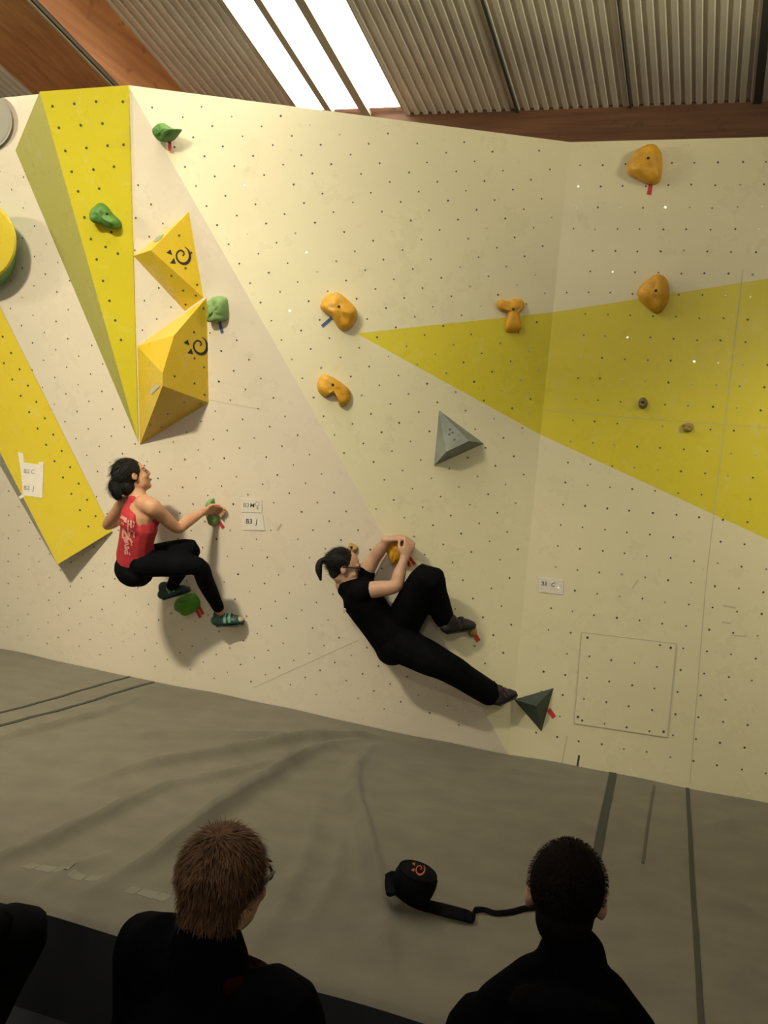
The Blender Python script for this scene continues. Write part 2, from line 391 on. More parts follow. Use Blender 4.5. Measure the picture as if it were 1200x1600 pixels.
# ceiling lamps: strip lights hung under the roof, out of the picture; both uplights are added
TUBE = mat('lamp_tube', (1, .9, .72), .4, emit=14.0); HOUS = mat('lamp_housing', (.6, .6, .58), .5)
for i, ((x, y, z), pw, aim, spread) in enumerate(LAMPS):
    dv = V(aim)-V((x, y, z)); turn = math.atan2(-dv.x, dv.y); up_ = math.acos(-dv.normalized().z)
    e = empty('strip_lamp', (x, y, z+.06))
    tag(e, ['strip lamp hanging over the left end of the mats', 'strip lamp hanging over the right end of the mats', 'strip lamp hanging at the back of the hall', 'added unseen uplight beside the right mats, brightening the roof', 'added unseen uplight beside the left mats, brightening the rafter'][i], 'lamp', 'strip lamps under the roof')
    tilt = Matrix.Rotation(turn, 4, 'Z') @ Matrix.Rotation(up_, 4, 'X'); o0 = V((x, y, z+.05))
    def tl(p): return o0+tilt @ (V(p)-o0)
    bv = [(x+sx*.40, y+sy*.10, z+sz) for sz in (.02, .09) for sx, sy in ((-1,-1),(1,-1),(1,1),(-1,1))]
    mesh('housing', [tl(v) for v in bv], BOXF, HOUS, e)
    for dy in (-.045, .045):
        q = Prim(); q.tube([tl((x-.37, y+dy, z+.005)), tl((x+.37, y+dy, z+.005))], [.013, .013], seg=8, sub=1); q.raw('tube', TUBE, e)
    for dx in (-.3, .3):
        q = Prim(); q.tube([tl((x+dx, y, z+.08)), V((x+dx, y, zr(y)-.002))], [.006, .006], seg=6, sub=1); q.raw('hanger', HOUS, e)
    ld = bpy.data.lights.new('strip_lamp_light', 'AREA'); ld.shape = 'RECTANGLE'; ld.size = .70; ld.size_y = .16; ld.energy = pw; ld.color = LAMP_COLOUR; ld.spread = math.radians(spread)
    lo = bpy.data.objects.new('lamp_light', ld); COL.objects.link(lo); lo.parent = e
    lo.location = tl((x, y, z-.022))-e.location; lo.rotation_euler = tilt.to_euler()

# ------------------------------------------------------------------ mats
MATF = mat('mat_fabric', (.150, .136, .102), .85, var=.12, vscale=6, bump=.25, bscale=300, sheen=.15)
MATD = mat('mat_side', (.018, .020, .024), .7)
VELC = mat('velcro_dark', (.050, .052, .044), .9)
RIDGES = [  # folds of the loose cover: picture polyline on the mat, height, width
 ([(590,1149),(565,1150),(480,1156),(400,1172),(300,1187),(200,1203),(120,1228)], .030, .045),
 ([(560,1153),(500,1172),(450,1200),(415,1225),(370,1255),(310,1295),(240,1340),(140,1395)], .042, .050),
 ([(600,1160),(570,1180),(553,1205),(553,1250),(572,1310),(588,1375),(600,1440),(608,1520)], .034, .055),
 ([(330,1205),(255,1232),(175,1270),(75,1315),(0,1342),(-80,1375)], .026, .045),
 ([(470,1180),(400,1198),(330,1215),(250,1232)], .015, .035),
 ([(140,1146),(250,1150),(350,1150),(450,1154),(540,1152)], .018, .035),
 ([(-40,1165),(0,1155),(75,1137),(150,1117),(225,1085)], .020, .030),
 ([(500,1245),(480,1330),(440,1420),(400,1490)], .012, .05),
 ([(540,1290),(520,1380),(470,1470)], .012, .045),
 ([(180,1325),(120,1355),(40,1400)], .012, .035),
 ([(640,1180),(720,1200),(800,1205),(880,1215)], .010, .05),
 ([(1000,1250),(990,1400),(985,1500)], .008, .04), ([(1090,1440),(1150,1500),(1220,1570)], .012, .05), ([(1090,1380),(1160,1420),(1240,1470)], .010, .05),
 ([(1080,1300),(1140,1285),(1210,1280)], .012, .05), ([(1095,1520),(1140,1570),(1190,1640)], .010, .05)]
_segs = []
for pl, h, w_ in RIDGES:
    P = [on_z(x, y, 0) for x, y in pl]; n = len(P)
    for i in range(n-1):
        def fade(k): return min(1, .12+1.5*min(k, n-1-k)/max(1, n-1)*2)
        _segs.append((P[i].x, P[i].y, P[i+1].x, P[i+1].y, h*fade(i), h*fade(i+1), w_))
def mat_h(X, Y):
    X = np.asarray(X, float); Y = np.asarray(Y, float); H = np.zeros_like(X)
    for x0, y0, x1, y1, h0, h1, w_ in _segs:
        dx, dy = x1-x0, y1-y0; t = np.clip(((X-x0)*dx+(Y-y0)*dy)/(dx*dx+dy*dy), 0, 1)
        d2 = (X-x0-t*dx)**2+(Y-y0-t*dy)**2
        H = np.maximum(H, 2.3*(h0+(h1-h0)*t)*np.exp(-(d2/(2*(w_*.50)**2))**.8))
    H += .0035*np.sin(3.1*X+1.7*Y)+.003*np.sin(5.3*Y-2.2*X+1)+.002*np.sin(11*X+4*Y)+.0015*np.sin(17*Y-6*X)
    ed = np.clip((Y-2.735)/.05, 0, 1); H -= .015*(1-np.sqrt(np.maximum(0, 1-(1-ed)**2)))   # rounded front edge
    return H-.004
def mh(p): return float(mat_h([p.x], [p.y])[0])
BACK = lambda x: (botL(x).y if x < C.x else YW)-.004
def mat_grid(name, xl, xr, step, label, y0=2.735):
    """xl, xr: functions y -> x of the side edges"""
    nx = max(4, int((xr(4)-xl(4))/step)); ny = int((5.9-y0)/step); v = []; f = []
    us = np.linspace(0, 1, nx+1); ws = np.linspace(0, 1, ny+1)
    G = np.zeros((ny+1, nx+1, 3))
    for j, w_ in enumerate(ws):
        for i, u in enumerate(us):
            y = y0+w_*3.0; x = xl(y)*(1-u)+xr(y)*u; yb = BACK(x); y = y0+w_*(yb-y0); x = xl(y)*(1-u)+xr(y)*u
            G[j, i] = (x, y, 0)
    G[:, :, 2] = mat_h(G[:, :, 0], G[:, :, 1])
    v = [tuple(p) for p in G.reshape(-1, 3)]; k = nx+1
    f = [(j*k+i, j*k+i+1, (j+1)*k+i+1, (j+1)*k+i) for j in range(ny) for i in range(nx)]
    e = empty(name, (float(G[0, :, 0].mean()), (y0+5.8)/2, FLOOR_Z)); tag(e, label, 'crash mat', 'crash mats on the floor')
    mesh('cover', v, f, MATF, e, True, fixn=False)
    # foam block under the cover: front, sides and bottom
    c0 = G[0, 0]; c1 = G[0, -1]; c2 = G[-1, -1]; c3 = G[-1, 0]; zz = FLOOR_Z
    edge = [tuple(G[0, i]) for i in range(k)]+[tuple(G[j, -1]) for j in range(1, ny+1)]+[tuple(G[-1, i]) for i in range(nx-1, -1, -1)]+[tuple(G[j, 0]) for j in range(ny-1, 0, -1)]
    n_ = len(edge); low = [(p[0], p[1], zz) for p in edge]
    mesh('side_panel', edge+low, [(i, (i+1)%n_, (i+1)%n_+n_, i+n_) for i in range(n_)]+[tuple(range(n_, 2*n_))[::-1]], MATD, e)
    return e
def line_x(p, q):
    a, b_ = on_z(*p, 0), on_z(*q, 0); return lambda y: a.x+(b_.x-a.x)*(y-a.y)/(b_.y-a.y)
xA = line_x((0,1115),(205,1055)); xB = line_x((0,1135),(240,1065)); xC = line_x((955,1215),(930,1350)); xD = line_x((1075,1235),(1095,1600))
gap = .006
mL = mat_grid('crash_mat', lambda y: -7.5, lambda y: xA(y)-gap, .06, 'grey fabric crash mat at the far left below the yellow box')
mJ1 = mat_grid('joint_strip', lambda y: xA(y)+gap, lambda y: xB(y)-gap, .04, 'narrow grey joint strip between two dark seams on the left mats')
mC = mat_grid('crash_mat', lambda y: xB(y)+gap, lambda y: xC(y)-gap*2, .02, 'large grey crash mat with creased loose cover in the middle')
mJ2 = mat_grid('joint_strip', lambda y: xC(y)+gap*2, lambda y: xD(y)-gap, .03, 'grey joint strip between the two dark seams on the right mats')
mR = mat_grid('crash_mat', lambda y: xD(y)+gap, lambda y: 3.6, .04, 'grey fabric crash mat at the right below the access panel')
for e in (mJ1, mJ2): e['category'] = 'joint strip'; e['group'] = 'joint strips between the mats'
def mat_strip(name, pts, width, m_, parent, lift=.004, n=24):
    """thin strip lying on the cover"""
    P = [on_z(x, y, 0) for x, y in pts]; v = []; f = []
    for i in range(n+1):
        t = i/n*(len(P)-1); k = min(int(t), len(P)-2); a = P[k].lerp(P[k+1], t-k); d = (P[k+1]-P[k]).normalized(); s_ = V((-d.y, d.x, 0))*width/2
        for q in (a+s_, a-s_):
            q.y = min(q.y, BACK(q.x)-.004); z = mh(q); v += [(q.x, q.y, z+lift), (q.x, q.y, z+.0006)]
    for i in range(n):
        a = 4*i; b_ = a+4; f += [(a, b_, b_+2, a+2), (a+1, a+3, b_+3, b_+1), (a, a+1, b_+1, b_), (a+2, b_+2, b_+3, a+3)]
    f += [(0, 2, 3, 1), (4*n, 4*n+1, 4*n+3, 4*n+2)]
    return mesh(name, v, f, m_, parent)
mat_strip('seam_tape', [(-60,1132),(0,1115),(205,1055)], .022, VELC, mL); mat_strip('seam_tape', [(-60,1152),(0,1135),(240,1065)], .026, VELC, mJ1)
mat_strip('seam_tape', [(959.5,1203),(944,1275),(930,1350),(907,1470),(885,1590)], .042, VELC, mJ2); mat_strip('seam_tape', [(1074.6,1228.5),(1082,1380),(1096,1600)], .020, VELC, mJ2)
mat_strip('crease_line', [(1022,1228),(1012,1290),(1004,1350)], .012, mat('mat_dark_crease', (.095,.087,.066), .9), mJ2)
# faint pale printing on the cover
PRN = mat('mat_print_pale', (.21, .20, .16), .85)
for a, b_ in (((42,1348),(56,1353)),((60,1352),(84,1358)),((88,1357),(112,1361)),((110,1366),(132,1371)),((137,1370),(158,1374)),((200,1387),(215,1391)),((220,1390),(244,1398)),((246,1397),(262,1403))):
    mat_strip('printed_block', [a, b_], .055, PRN, mC, .0012, 4)

# ------------------------------------------------------------------ volumes bolted to the wall
GREY = mat('volume_grey', (.20, .22, .20), .55, var=.25, vscale=9); DGREEN = mat('volume_dark_green', (.035, .055, .045), .6, var=.2, vscale=9)
OCH = wall_paint('volume_yellow', (.72, .50, .035), .18); INK = mat('logo_black', (.02, .018, .015), .6)
NUT = mat('hold_bolt', (.06, .055, .045), .4, .7)
def volume(name, vs, fs, m_, label, parent=None, fm=None, plane=L_):
    pts = [pl(x, y, d) for (x, y, d, pl) in [(q if len(q) == 4 else (*q, plane)) for q in vs]]
    o = mesh(name, pts, fs, m_, parent, fm=fm)
    if label: tag(o, label, 'volume')
    return o, pts
def face_map(pts, i, j, k, off=.002):
    n = normal(pts[i], pts[j], pts[k]); return lambda x, y: on_plane(x, y, pts[i]+n*off, n)
def ribbon(name, line, widths, fmap, m_, parent):
    v = []; f = []
    for i, (x, y) in enumerate(line):
        x0, y0 = line[max(i-1,0)]; x1, y1 = line[min(i+1,len(line)-1)]; l = math.hypot(x1-x0, y1-y0); w_ = widths[i]/2
        v += [fmap(x-(y1-y0)/l*w_, y+(x1-x0)/l*w_), fmap(x+(y1-y0)/l*w_, y-(x1-x0)/l*w_)]
    f = [(2*i, 2*i+1, 2*i+3, 2*i+2) for i in range(len(line)-1)]
    return mesh(name, v, f, m_, parent, fixn=False)
def flat(name, poly, fmap, m_, parent): return mesh(name, [fmap(x, y) for x, y in poly], [tuple(range(len(poly)))], m_, parent, fixn=False)
def swirl(cx, cy, s, fmap, parent, m_, rot=0.0, tri=True):
    key = [(3.6,-15.4,1.0),(8.5,-11,2.0),(11.2,-5,3.2),(11.6,2.4,4.2),(8,9,4.8),(1.5,11,4.2),(-5,8,3.0),(-9,1.5,2.6),(-8.5,-5.5,2.5),(-3.5,-9.8,2.4),(1.6,-7.6,2.4),(2.4,-3.4,2.0),(-.6,-1.4,1.4)]
    pts = []; ws = []
    for i in range(len(key)-1):
        p = [np.array(key[max(0, min(len(key)-1, i+k-1))]) for k in range(4)]
        for k in range(4):
            t = k/4; q = .5*(2*p[1]+(p[2]-p[0])*t+(2*p[0]-5*p[1]+4*p[2]-p[3])*t*t+(3*p[1]-p[0]-3*p[2]+p[3])*t**3)
            c, s_ = math.cos(rot), math.sin(rot); pts.append((cx+s*(q[0]*c-q[1]*s_), cy+s*(q[0]*s_+q[1]*c))); ws.append(q[2]*s)
    ribbon('swirl_logo', pts, ws, fmap, m_, parent)
    for tp in (((-25,-6.2),(-16.1,-2.6),(-18.5,-11.4)), ((-19.5,10),(-10.2,11.2),(-13,2.1))) if tri else ():
        c, s_ = math.cos(rot), math.sin(rot)
        flat('logo_triangle', [(cx+s*(x*c-y*s_), cy+s*(x*s_+y*c)) for x, y in ((tp[0], tp[1], tp[2]))], fmap, m_, parent)
# yellow wedge reaching from the wall top down to a point
T1, T2, PT, Q_ = L_(62,143,.17), L_(200,134,.012), L_(216,690,.006), L_(24,235,0)
T2.z = ZT-.005
b1, b2, b3 = [p-nL*((p-A).dot(nL)+.004) for p in (T1, T2, PT)]
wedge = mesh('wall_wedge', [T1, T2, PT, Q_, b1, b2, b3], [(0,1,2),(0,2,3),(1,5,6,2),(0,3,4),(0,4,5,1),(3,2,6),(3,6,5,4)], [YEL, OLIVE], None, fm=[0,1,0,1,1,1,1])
tag(wedge, 'tall narrow yellow wedge panel tapering down from the wall top', 'wall wedge')
fmW = face_map([T1, T2, PT], 0, 1, 2, .0012)
wv = []; wf = []
nW = normal(T1, T2, PT)
for y0, xs in ((163,(82,116,150)),(197,(92,126,160)),(234,(102,135,168,193)),(168,(192,)),(268,(112,146,178)),(300,(122,155)),(342,(132,)),(370,(174,)),(376,(142,)),(391,(165,)),(403,(184,)),(410,(151,)),(443,(161,)),(476,(171,)),(508,(180,)),(540,(189,))):
    for x in xs:
        c = fmW(x, y0+(.5-random.random())*2-(x-116)*.11); e1 = (T2-T1).normalized(); e2 = nW.cross(e1); k = len(wv)
        wv += [c+e1*(.0085*math.cos(t*math.pi/4))+e2*(.0085*math.sin(t*math.pi/4)) for t in range(8)]; wf.append(tuple(range(k, k+8)))
tag(mesh('bolt_holes', wv, wf, HOLE, wedge, fixn=False), kind='stuff')
# yellow box with a grey flank at the left edge
o = mesh('wall_box', [L_(-9,462,.01), L_(175,830,.01), L_(90,882,.14), L_(-60,590,.15), L_(-60,622,0), L_(70,850,0), L_(-9,462,-.004), L_(175,830,-.004)],
  [(0,1,2,3),(3,2,5,4),(1,7,5,2),(0,3,4,6),(0,6,7,1),(4,5,7,6)], [YELBOX, GREYPAINT], None, fm=[0,1,1,1,1,1])
tag(o, 'yellow wedge-shaped box with a grey flank at the left edge', 'volume'); ybox = o
bp_ = [L_(-60,360,.01), L_(175,830,.01), L_(90,882,.14)]; fmB = face_map(bp_, 0, 1, 2, .0015); nB = normal(*bp_)
wv = []; wf = []; e1 = (bp_[1]-bp_[0]).normalized(); e2 = nB.cross(e1)
for i in range(-2, 16):
    for j in range(0, 6):
        x = 10+j*24.5+i*13.2-70; y = 470+j*9.5+i*25.5-30
        if not in_tri((x, y), [(-6,488),(165,826),(93,872),(-40,615)]): continue
        c = fmB(x, y); k = len(wv); wv += [c+e1*(.008*math.cos(t*math.pi/4))+e2*(.008*math.sin(t*math.pi/4)) for t in range(8)]; wf.append(tuple(range(k, k+8)))
tag(mesh('bolt_holes', wv, wf, HOLE, ybox, fixn=False), kind='stuff')
# upper yellow volume
vu = [(295,331,0),(208.5,400,0),(236,391,.16),(318,465,0),(289,486,0)]
o, P = volume('yellow_volume', vu, [(0,2,3),(0,1,2),(1,4,2),(2,4,3),(0,3,4,1)], OCH, 'upper of two yellow volumes, a skewed pyramid with black swirl logo'); 
fmU = face_map(P, 0, 2, 3); swirl(285, 401, 1.0, fmU, o, INK)
TEAL = mat('patch_teal', (.30, .36, .26), .6)
fm2 = face_map(P, 0, 1, 2); flat('worn_patch', [(240,378),(243,372),(249,367.5),(255,366),(252,372),(246,377)], fm2, TEAL, o)
def bolt_dots(parent, fmap, pts, n, r=.007):
    v = []; f = []; e1 = n.orthogonal().normalized(); e2 = n.cross(e1)
    for x, y in pts:
        c = fmap(x, y); k = len(v); v += [c+e1*(r*math.cos(t*math.pi/4))+e2*(r*math.sin(t*math.pi/4)) for t in range(8)]; f.append(tuple(range(k, k+8)))
    return tag(mesh('bolt_holes', v, f, HOLE, parent, fixn=False), kind='stuff')
bolt_dots(o, fmU, [(280,368),(290,419),(308,445),(299,395)], normal(P[0],P[2],P[3])); bolt_dots(o, face_map(P,2,4,3), [(268,431),(286,454),(306,462),(290,476)], normal(P[2],P[4],P[3]))
# lower yellow volume
_a, _e, _f = L_(323,465), L_(254,603,.30), L_(326,629); _n = normal(_a, _e, _f); RF = lambda x, y, d=0: on_plane(x, y, _a, _n)
vl = [(323,465,0),(214.5,541,0),(272,524,0,RF),(254,583,0,RF),(254,603,.30),(326,629,0),(218.5,695,0),(217.5,646,.015)]
o, P = volume('yellow_volume', vl, [(0,1,2),(1,3,2),(0,2,3,4,5),(1,4,3),(1,7,4),(7,6,4),(4,6,5),(0,5,6,7,1)], OCH, 'lower larger yellow volume, many-faced with black swirl logo')
fmLw = face_map(P, 0, 4, 5); swirl(312, 542, 1.0, fmLw, o, INK)
fm2 = face_map(P, 1, 4, 7, .003); flat('worn_patch', [(234,613),(237,605),(245,600),(250,603),(243,610),(236,617)], fm2, mat('patch_pale', (.55,.52,.36), .7), o)
bolt_dots(o, fmLw, [(318,482),(303,519),(304,560),(319,574),(273,588),(304,599),(320,617)], normal(P[0],P[4],P[5])); bolt_dots(o, face_map(P,4,6,5), [(288,629),(262,647),(313,631),(235,664),(252,668)], normal(P[4],P[6],P[5]))
# grey and dark green pyramids
o, P = volume('grey_volume', [(686,641,0),(756,693,0),(678,728,0),(697,706,.13),(733,689,.13)], [(0,3,4),(0,4,1),(3,2,1,4),(0,2,3),(0,1,2)], GREY, 'grey-blue truncated triangular volume below the yellow painted wedge', plane=M_)
bolt_dots(o, face_map(P,0,3,4), [(703,671),(707,676),(702,679),(710,687)], normal(P[0],P[3],P[4]), .008)
o, P = volume('dark_volume', [(803,1093,.02),(865,1075,0),(846,1143,0),(838,1103,.13)], [(0,3,1),(0,2,3),(1,3,2),(0,1,2)], DGREEN, 'dark green triangular pyramid low on the wall at the foot of the black-clad climber', plane=R_)

# ------------------------------------------------------------------ holds
GRN = mat('hold_green', (.075, .20, .035), .55, var=.25, vscale=20, bump=.3, bscale=40); GRNB = mat('hold_bright_green', (.06, .24, .012), .5, var=.2, vscale=20, bump=.3, bscale=50)
GRNP = mat('hold_pale_green', (.20, .33, .12), .6, var=.2, vscale=20, bump=.3, bscale=40)
ORG = mat('hold_orange_yellow', (.66, .34, .022), .5, var=.15, vscale=18, bump=.3, bscale=45); OLV = mat('hold_olive', (.16, .13, .05), .4, var=.3, vscale=40); TAN = mat('hold_tan', (.36, .24, .06), .6, var=.2, vscale=30)
def hold(name, outline, plane, height, m_, label, bolt=None, cat='climbing hold', shift=(0, 0), lumps=.012, power=.55, seed=1):
    n = {L_: nL, M_: nM, R_: nR}[plane]
    ring = catmull_closed(outline, 4); P = [plane(x, y, 0) for x, y in ring]; c = sum(P, V())/len(P); k = len(P)
    sx = plane(outline[0][0]+shift[0], outline[0][1]+shift[1])-plane(*outline[0])
    rnd = random.Random(seed); ph = [rnd.uniform(0, 6.28) for _ in range(6)]
    levels = [(1.0, -.003), (1.0, .10), (.985, .30), (.95, .52), (.87, .74), (.74, .89), (.55, .97), (.30, 1.0)]
    v = []; f = []
    for s_, h in levels:
        for i, p in enumerate(P):
            q = c+(p-c)*s_+sx*max(0, h)
            a = 2*math.pi*i/k; lump = lumps*(math.sin(2*a+ph[0]+3*s_)+.7*math.sin(3*a+ph[1]-4*s_)+.5*math.sin(5*a+ph[2]+6*s_))*(1 if h > .2 else 0)
            v.append(q+n*(height*h+lump*.5)+(p-c)*(lump*1.2 if h > .2 else 0))
    v.append(c+sx+n*height*1.0); L = len(levels)
    for l in range(L-1):
        for i in range(k): f.append((l*k+i, l*k+(i+1)%k, (l+1)*k+(i+1)%k, (l+1)*k+i))
    for i in range(k): f.append(((L-1)*k+i, (L-1)*k+(i+1)%k, L*k))
    f.append(tuple(range(k))[::-1])
    o = mesh(name, v, f, m_, None, True); tag(o, label, cat)
    if bolt:
        bv = BVHTree.FromPolygons([tuple(x) for x in v], f); d = ray(*bolt).normalized(); hit = bv.ray_cast(CAM, d)
        if hit[0] is not None:
            q = Prim(); hn = hit[1] if hit[1].dot(d) < 0 else -hit[1]; q.tube([hit[0]-hn*.004, hit[0]+hn*.0015], [.0085, .0085], seg=10, sub=1); q.raw('bolt', NUT, o)
    return o
def sc(pts, s_, o): return [(x/s_+o[0], y/s_+o[1]) for x, y in pts]
hold('climbing_hold', sc([(275,390),(300,368),(330,385),(370,405),(418,408),(400,440),(370,475),(325,490),(290,475),(272,440)], 4, (180,100)), L_, .08, GRN, 'dark green shell-shaped hold near the wall top, red tape below', (261,209), seed=1)
def W_(x, y, d=0.0): return on_plane(x, y, T2+nW*d, nW)
def hold_on(planef, n, *a, **k):
    """hold on another flat face"""
    global L_, nL
    sl, sn = L_, nL; L_, nL = planef, n
    try: return hold(a[0], a[1], L_, *a[2:], **k)
    finally: L_, nL = sl, sn
hold_on(W_, nW, 'climbing_hold', sc([(605,980),(625,935),(665,912),(705,935),(745,985),(795,1035),(795,1075),(740,1083),(680,1060),(620,1030)], 4.21, (0,100)), .08, GRN, 'dark green hold on the tall yellow wedge panel', (167,334), seed=2)
hold('climbing_hold', sc([(625,640),(645,610),(690,600),(735,615),(745,660),(750,720),(740,755),(690,768),(640,765),(625,750)], 4.21, (180,320)), L_, .07, GRNP, 'pale green blocky hold beside the lower yellow volume, blue tape below', None, seed=3)
hold('climbing_hold', sc([(150,235),(175,190),(210,175),(250,188),(300,230),(325,270),(315,310),(290,340),(255,350),(230,330),(205,290),(170,265)], 3, (450,400)), M_, .09, ORG, 'plump orange-yellow hold with blue tape at its lower left', (529,479), seed=4)
hold('climbing_hold', sc([(137,605),(150,565),(180,557),(220,575),(265,605),(292,635),(290,675),(265,703),(240,700),(228,660),(205,645),(175,662),(145,640)], 3, (450,400)), M_, .06, ORG, 'curved bean-shaped orange-yellow hold without tape', (520,601), seed=5, lumps=.006)
hold('climbing_hold', sc([(978,215),(1000,207),(1030,212),(1060,200),(1095,205),(1108,230),(1095,255),(1082,275),(1090,320),(1088,350),(1050,360),(1018,350),(1020,300),(1025,265),(985,250)], 3, (450,400)), M_, .055, ORG, 'T-shaped orange-yellow hold on the upper edge of the painted wedge', (802,483), seed=6, lumps=.006)
hold('climbing_hold', sc([(540,190),(555,150),(600,110),(650,88),(690,100),(705,150),(700,230),(680,262),(640,265),(580,240),(548,220)], 3, (800,200)), R_, .09, ORG, 'topmost rounded triangular orange-yellow hold with red tape at upper right', (1013,247), seed=7)
hold('climbing_hold', sc([(588,770),(610,735),(650,705),(690,693),(725,712),(737,760),(728,820),(700,860),(675,868),(640,845),(600,805)], 3, (800,200)), R_, .09, ORG, 'drop-shaped orange-yellow hold on the upper border of the painted wedge, no tape', (1025,454), seed=8)
hold('foot_hold', sc([(592,1290),(600,1270),(620,1263),(635,1280),(633,1305),(612,1316),(597,1308)], 3, (800,200)), R_, .035, OLV, 'small dark olive foot hold on the yellow painted wedge', (1004,628), seed=9, lumps=.004)
hold('foot_hold', sc([(798,1392),(815,1384),(845,1385),(851,1405),(840,1422),(812,1424),(800,1410)], 3, (800,200)), R_, .03, TAN, 'small tan foot hold on the yellow painted wedge', None, seed=10, lumps=.004)
hold('climbing_hold', sc([(600,470),(640,360),(700,315),(770,320),(785,440),(810,600),(860,720),(905,850),(900,960),(860,1020),(800,1030),(740,990),(690,900),(640,800),(600,650)], 17.14, (290,760)), L_, .06, GRNP, 'slim green hold gripped by the climber in red', None, seed=11, lumps=.006)
hold('climbing_hold', sc([(318,430),(330,350),(400,305),(500,300),(560,345),(585,420),(570,480),(520,520),(450,530),(380,505)], 8, (240,890)), L_, .10, GRNB, 'bright green round hold under the foot of the climber in red', None, seed=12)
hold('climbing_hold', sc([(230,590),(300,480),(430,470),(600,470),(700,500),(800,600),(850,800),(800,950),(650,1000),(540,1090),(470,1095),(430,1040),(330,800)], 17.14, (590,815)), L_, .07, ORG, 'orange-yellow hold gripped by the black-clad climber', (622,854), seed=13, lumps=.006)
hold('foot_hold', sc([(390,260),(410,230),(475,265),(470,300),(440,328),(395,290)], 6, (480,810)), L_, .03, TAN, 'small tan diamond-shaped foot hold above the black-clad climber', (549,855), seed=14, lumps=.004)
hold('foot_hold', [(731,982),(737,977),(744,982),(744,990),(738,995),(732,991)], M_, .035, TAN, 'small tan foot hold under the raised foot of the black-clad climber', None, seed=15, lumps=.004)
# large round disc hold and grey disc cut by the left edge of the picture
def disc(name, cx, cy, r, fx, fy, fr, th, ms, label):
    """round hold: base ring on the wall, face ring proud of it"""
    v = []; f = []; fm = []; k = 40
    for x0, y0, q, d in ((cx, cy, r, -.004), (cx, cy, r, .02), (fx, fy, fr*1.0, th*.92), (fx, fy, fr*.94, th), (fx, fy, fr*.5, th*1.05)):
        v += [L_(x0+q*math.cos(2*math.pi*i/k), y0+q*1.04*math.sin(2*math.pi*i/k), d) for i in range(k)]
    v.append(L_(fx, fy, th*1.07))
    for l in range(4):
        for i in range(k): f.append((l*k+i, l*k+(i+1)%k, (l+1)*k+(i+1)%k, (l+1)*k+i)); fm.append(0 if l < 2 else 1)
    for i in range(k): f.append((4*k+i, 4*k+(i+1)%k, 5*k)); fm.append(1)
    f.append(tuple(range(k))[::-1]); fm.append(0)
    return tag(mesh(name, v, f, ms, None, False, fm=fm), label, 'climbing hold')
disc('disc_hold', -33, 398, 58, -36, 378, 62, .16, [mat('disc_green', (.14,.30,.10), .6), YELBOX], 'large round yellow-faced hold with a green rim at the left edge')
disc('disc_hold', -25, 190, 44, -26, 189, 43, .02, [mat('disc_grey', (.36,.34,.31), .6), MATS['disc_grey']], 'flat grey round disc near the top of the left edge')

# ------------------------------------------------------------------ tape markers
RED = mat('tape_red', (.55, .035, .03), .6); BLUE = mat('tape_blue', (.05, .11, .30), .6)
def tape(a, b_, wpx, plane, m_, label):
    n = {L_: nL, M_: nM, R_: nR}[plane]; dx, dy = b_[0]-a[0], b_[1]-a[1]; l = math.hypot(dx, dy); ox, oy = -dy/l*wpx/2, dx/l*wpx/2
    q = [plane(a[0]+ox, a[1]+oy, .002), plane(b_[0]+ox, b_[1]+oy, .004), plane(b_[0]-ox, b_[1]-oy, .004), plane(a[0]-ox, a[1]-oy, .002)]
    return tag(slab('marker_tape', q, n, .0012, m_), label, 'tape', 'strips of tape marking holds')
tape((265,219),(265,236), 5, L_, RED, 'red tape strip below the shell-shaped green hold near the wall top')
tape((342,499),(347,520), 4.5, L_, BLUE, 'blue tape strip below the pale green blocky hold')
tape((518,497),(503,510), 5, M_, BLUE, 'blue tape strip at the lower left of the plump yellow hold')
tape((1017,286),(1014,304), 6.5, R_, RED, 'red tape strip below the topmost yellow hold')
tape((342,815),(349,825), 5, L_, RED, 'red tape strip below the green hold gripped by the climber in red')
tape((311,948),(317,960), 4.5, L_, RED, 'right one of two red tape strips at the bright green round hold')
tape((306,951),(313,965), 4.5, L_, RED, 'left one of two red tape strips at the bright green round hold')
tape((640,871),(648,882), 5, L_, RED, 'right one of two red tape strips at the hold gripped by the black-clad climber')
tape((635,874),(641,886), 5, L_, RED, 'left one of two red tape strips at the hold gripped by the black-clad climber')
tape((740,989),(748,1002), 7, M_, RED, 'red tape strip at the raised foot of the black-clad climber')
tape((857,1108),(866,1121), 7, R_, RED, 'red tape strip beside the dark green pyramid')

# ------------------------------------------------------------------ paper signs
PAPER = mat('paper', (.80, .74, .70), .6, var=.03, vscale=30); PRINT = mat('print_black', (.05, .05, .05), .6); PINKP = mat('print_pink', (.50, .33, .32), .6); GREYP = mat('print_grey', (.30, .28, .27), .6); CLEAR = mat('plastic_sleeve', (.62, .58, .50), .12, spec=.8, bump=.9, bscale=55)
def px_text(s_, x, y, h, fmap, m_, parent, rot=0.0, stretch=1.0, bold=.012):
    cu = bpy.data.curves.new('lettering', 'FONT'); cu.body = s_; cu.size = 1.0; cu.offset = bold; cu.resolution_u = 3
    t = bpy.data.objects.new('tmp', cu); COL.objects.link(t); dg = bpy.context.evaluated_depsgraph_get()
    me = bpy.data.meshes.new_from_object(t.evaluated_get(dg)); bpy.data.objects.remove(t)
    c, s2 = math.cos(rot), math.sin(rot); k = h/.70
    for v in me.vertices:
        a, b_ = v.co.x*k*stretch, -v.co.y*k; v.co = fmap(x+a*c-b_*s2, y+a*s2+b_*c)
    me.name = 'lettering'; me.materials.clear(); me.materials.append(m_); return link('lettering', me, parent)
def paper(corners, fn, n, label, name='paper_sign', m_=None, cat='paper sign'):
    return tag(slab(name, [fn(x, y, .004) for x, y in corners], n, .0015, m_ or PAPER), label, cat, 'paper route signs')
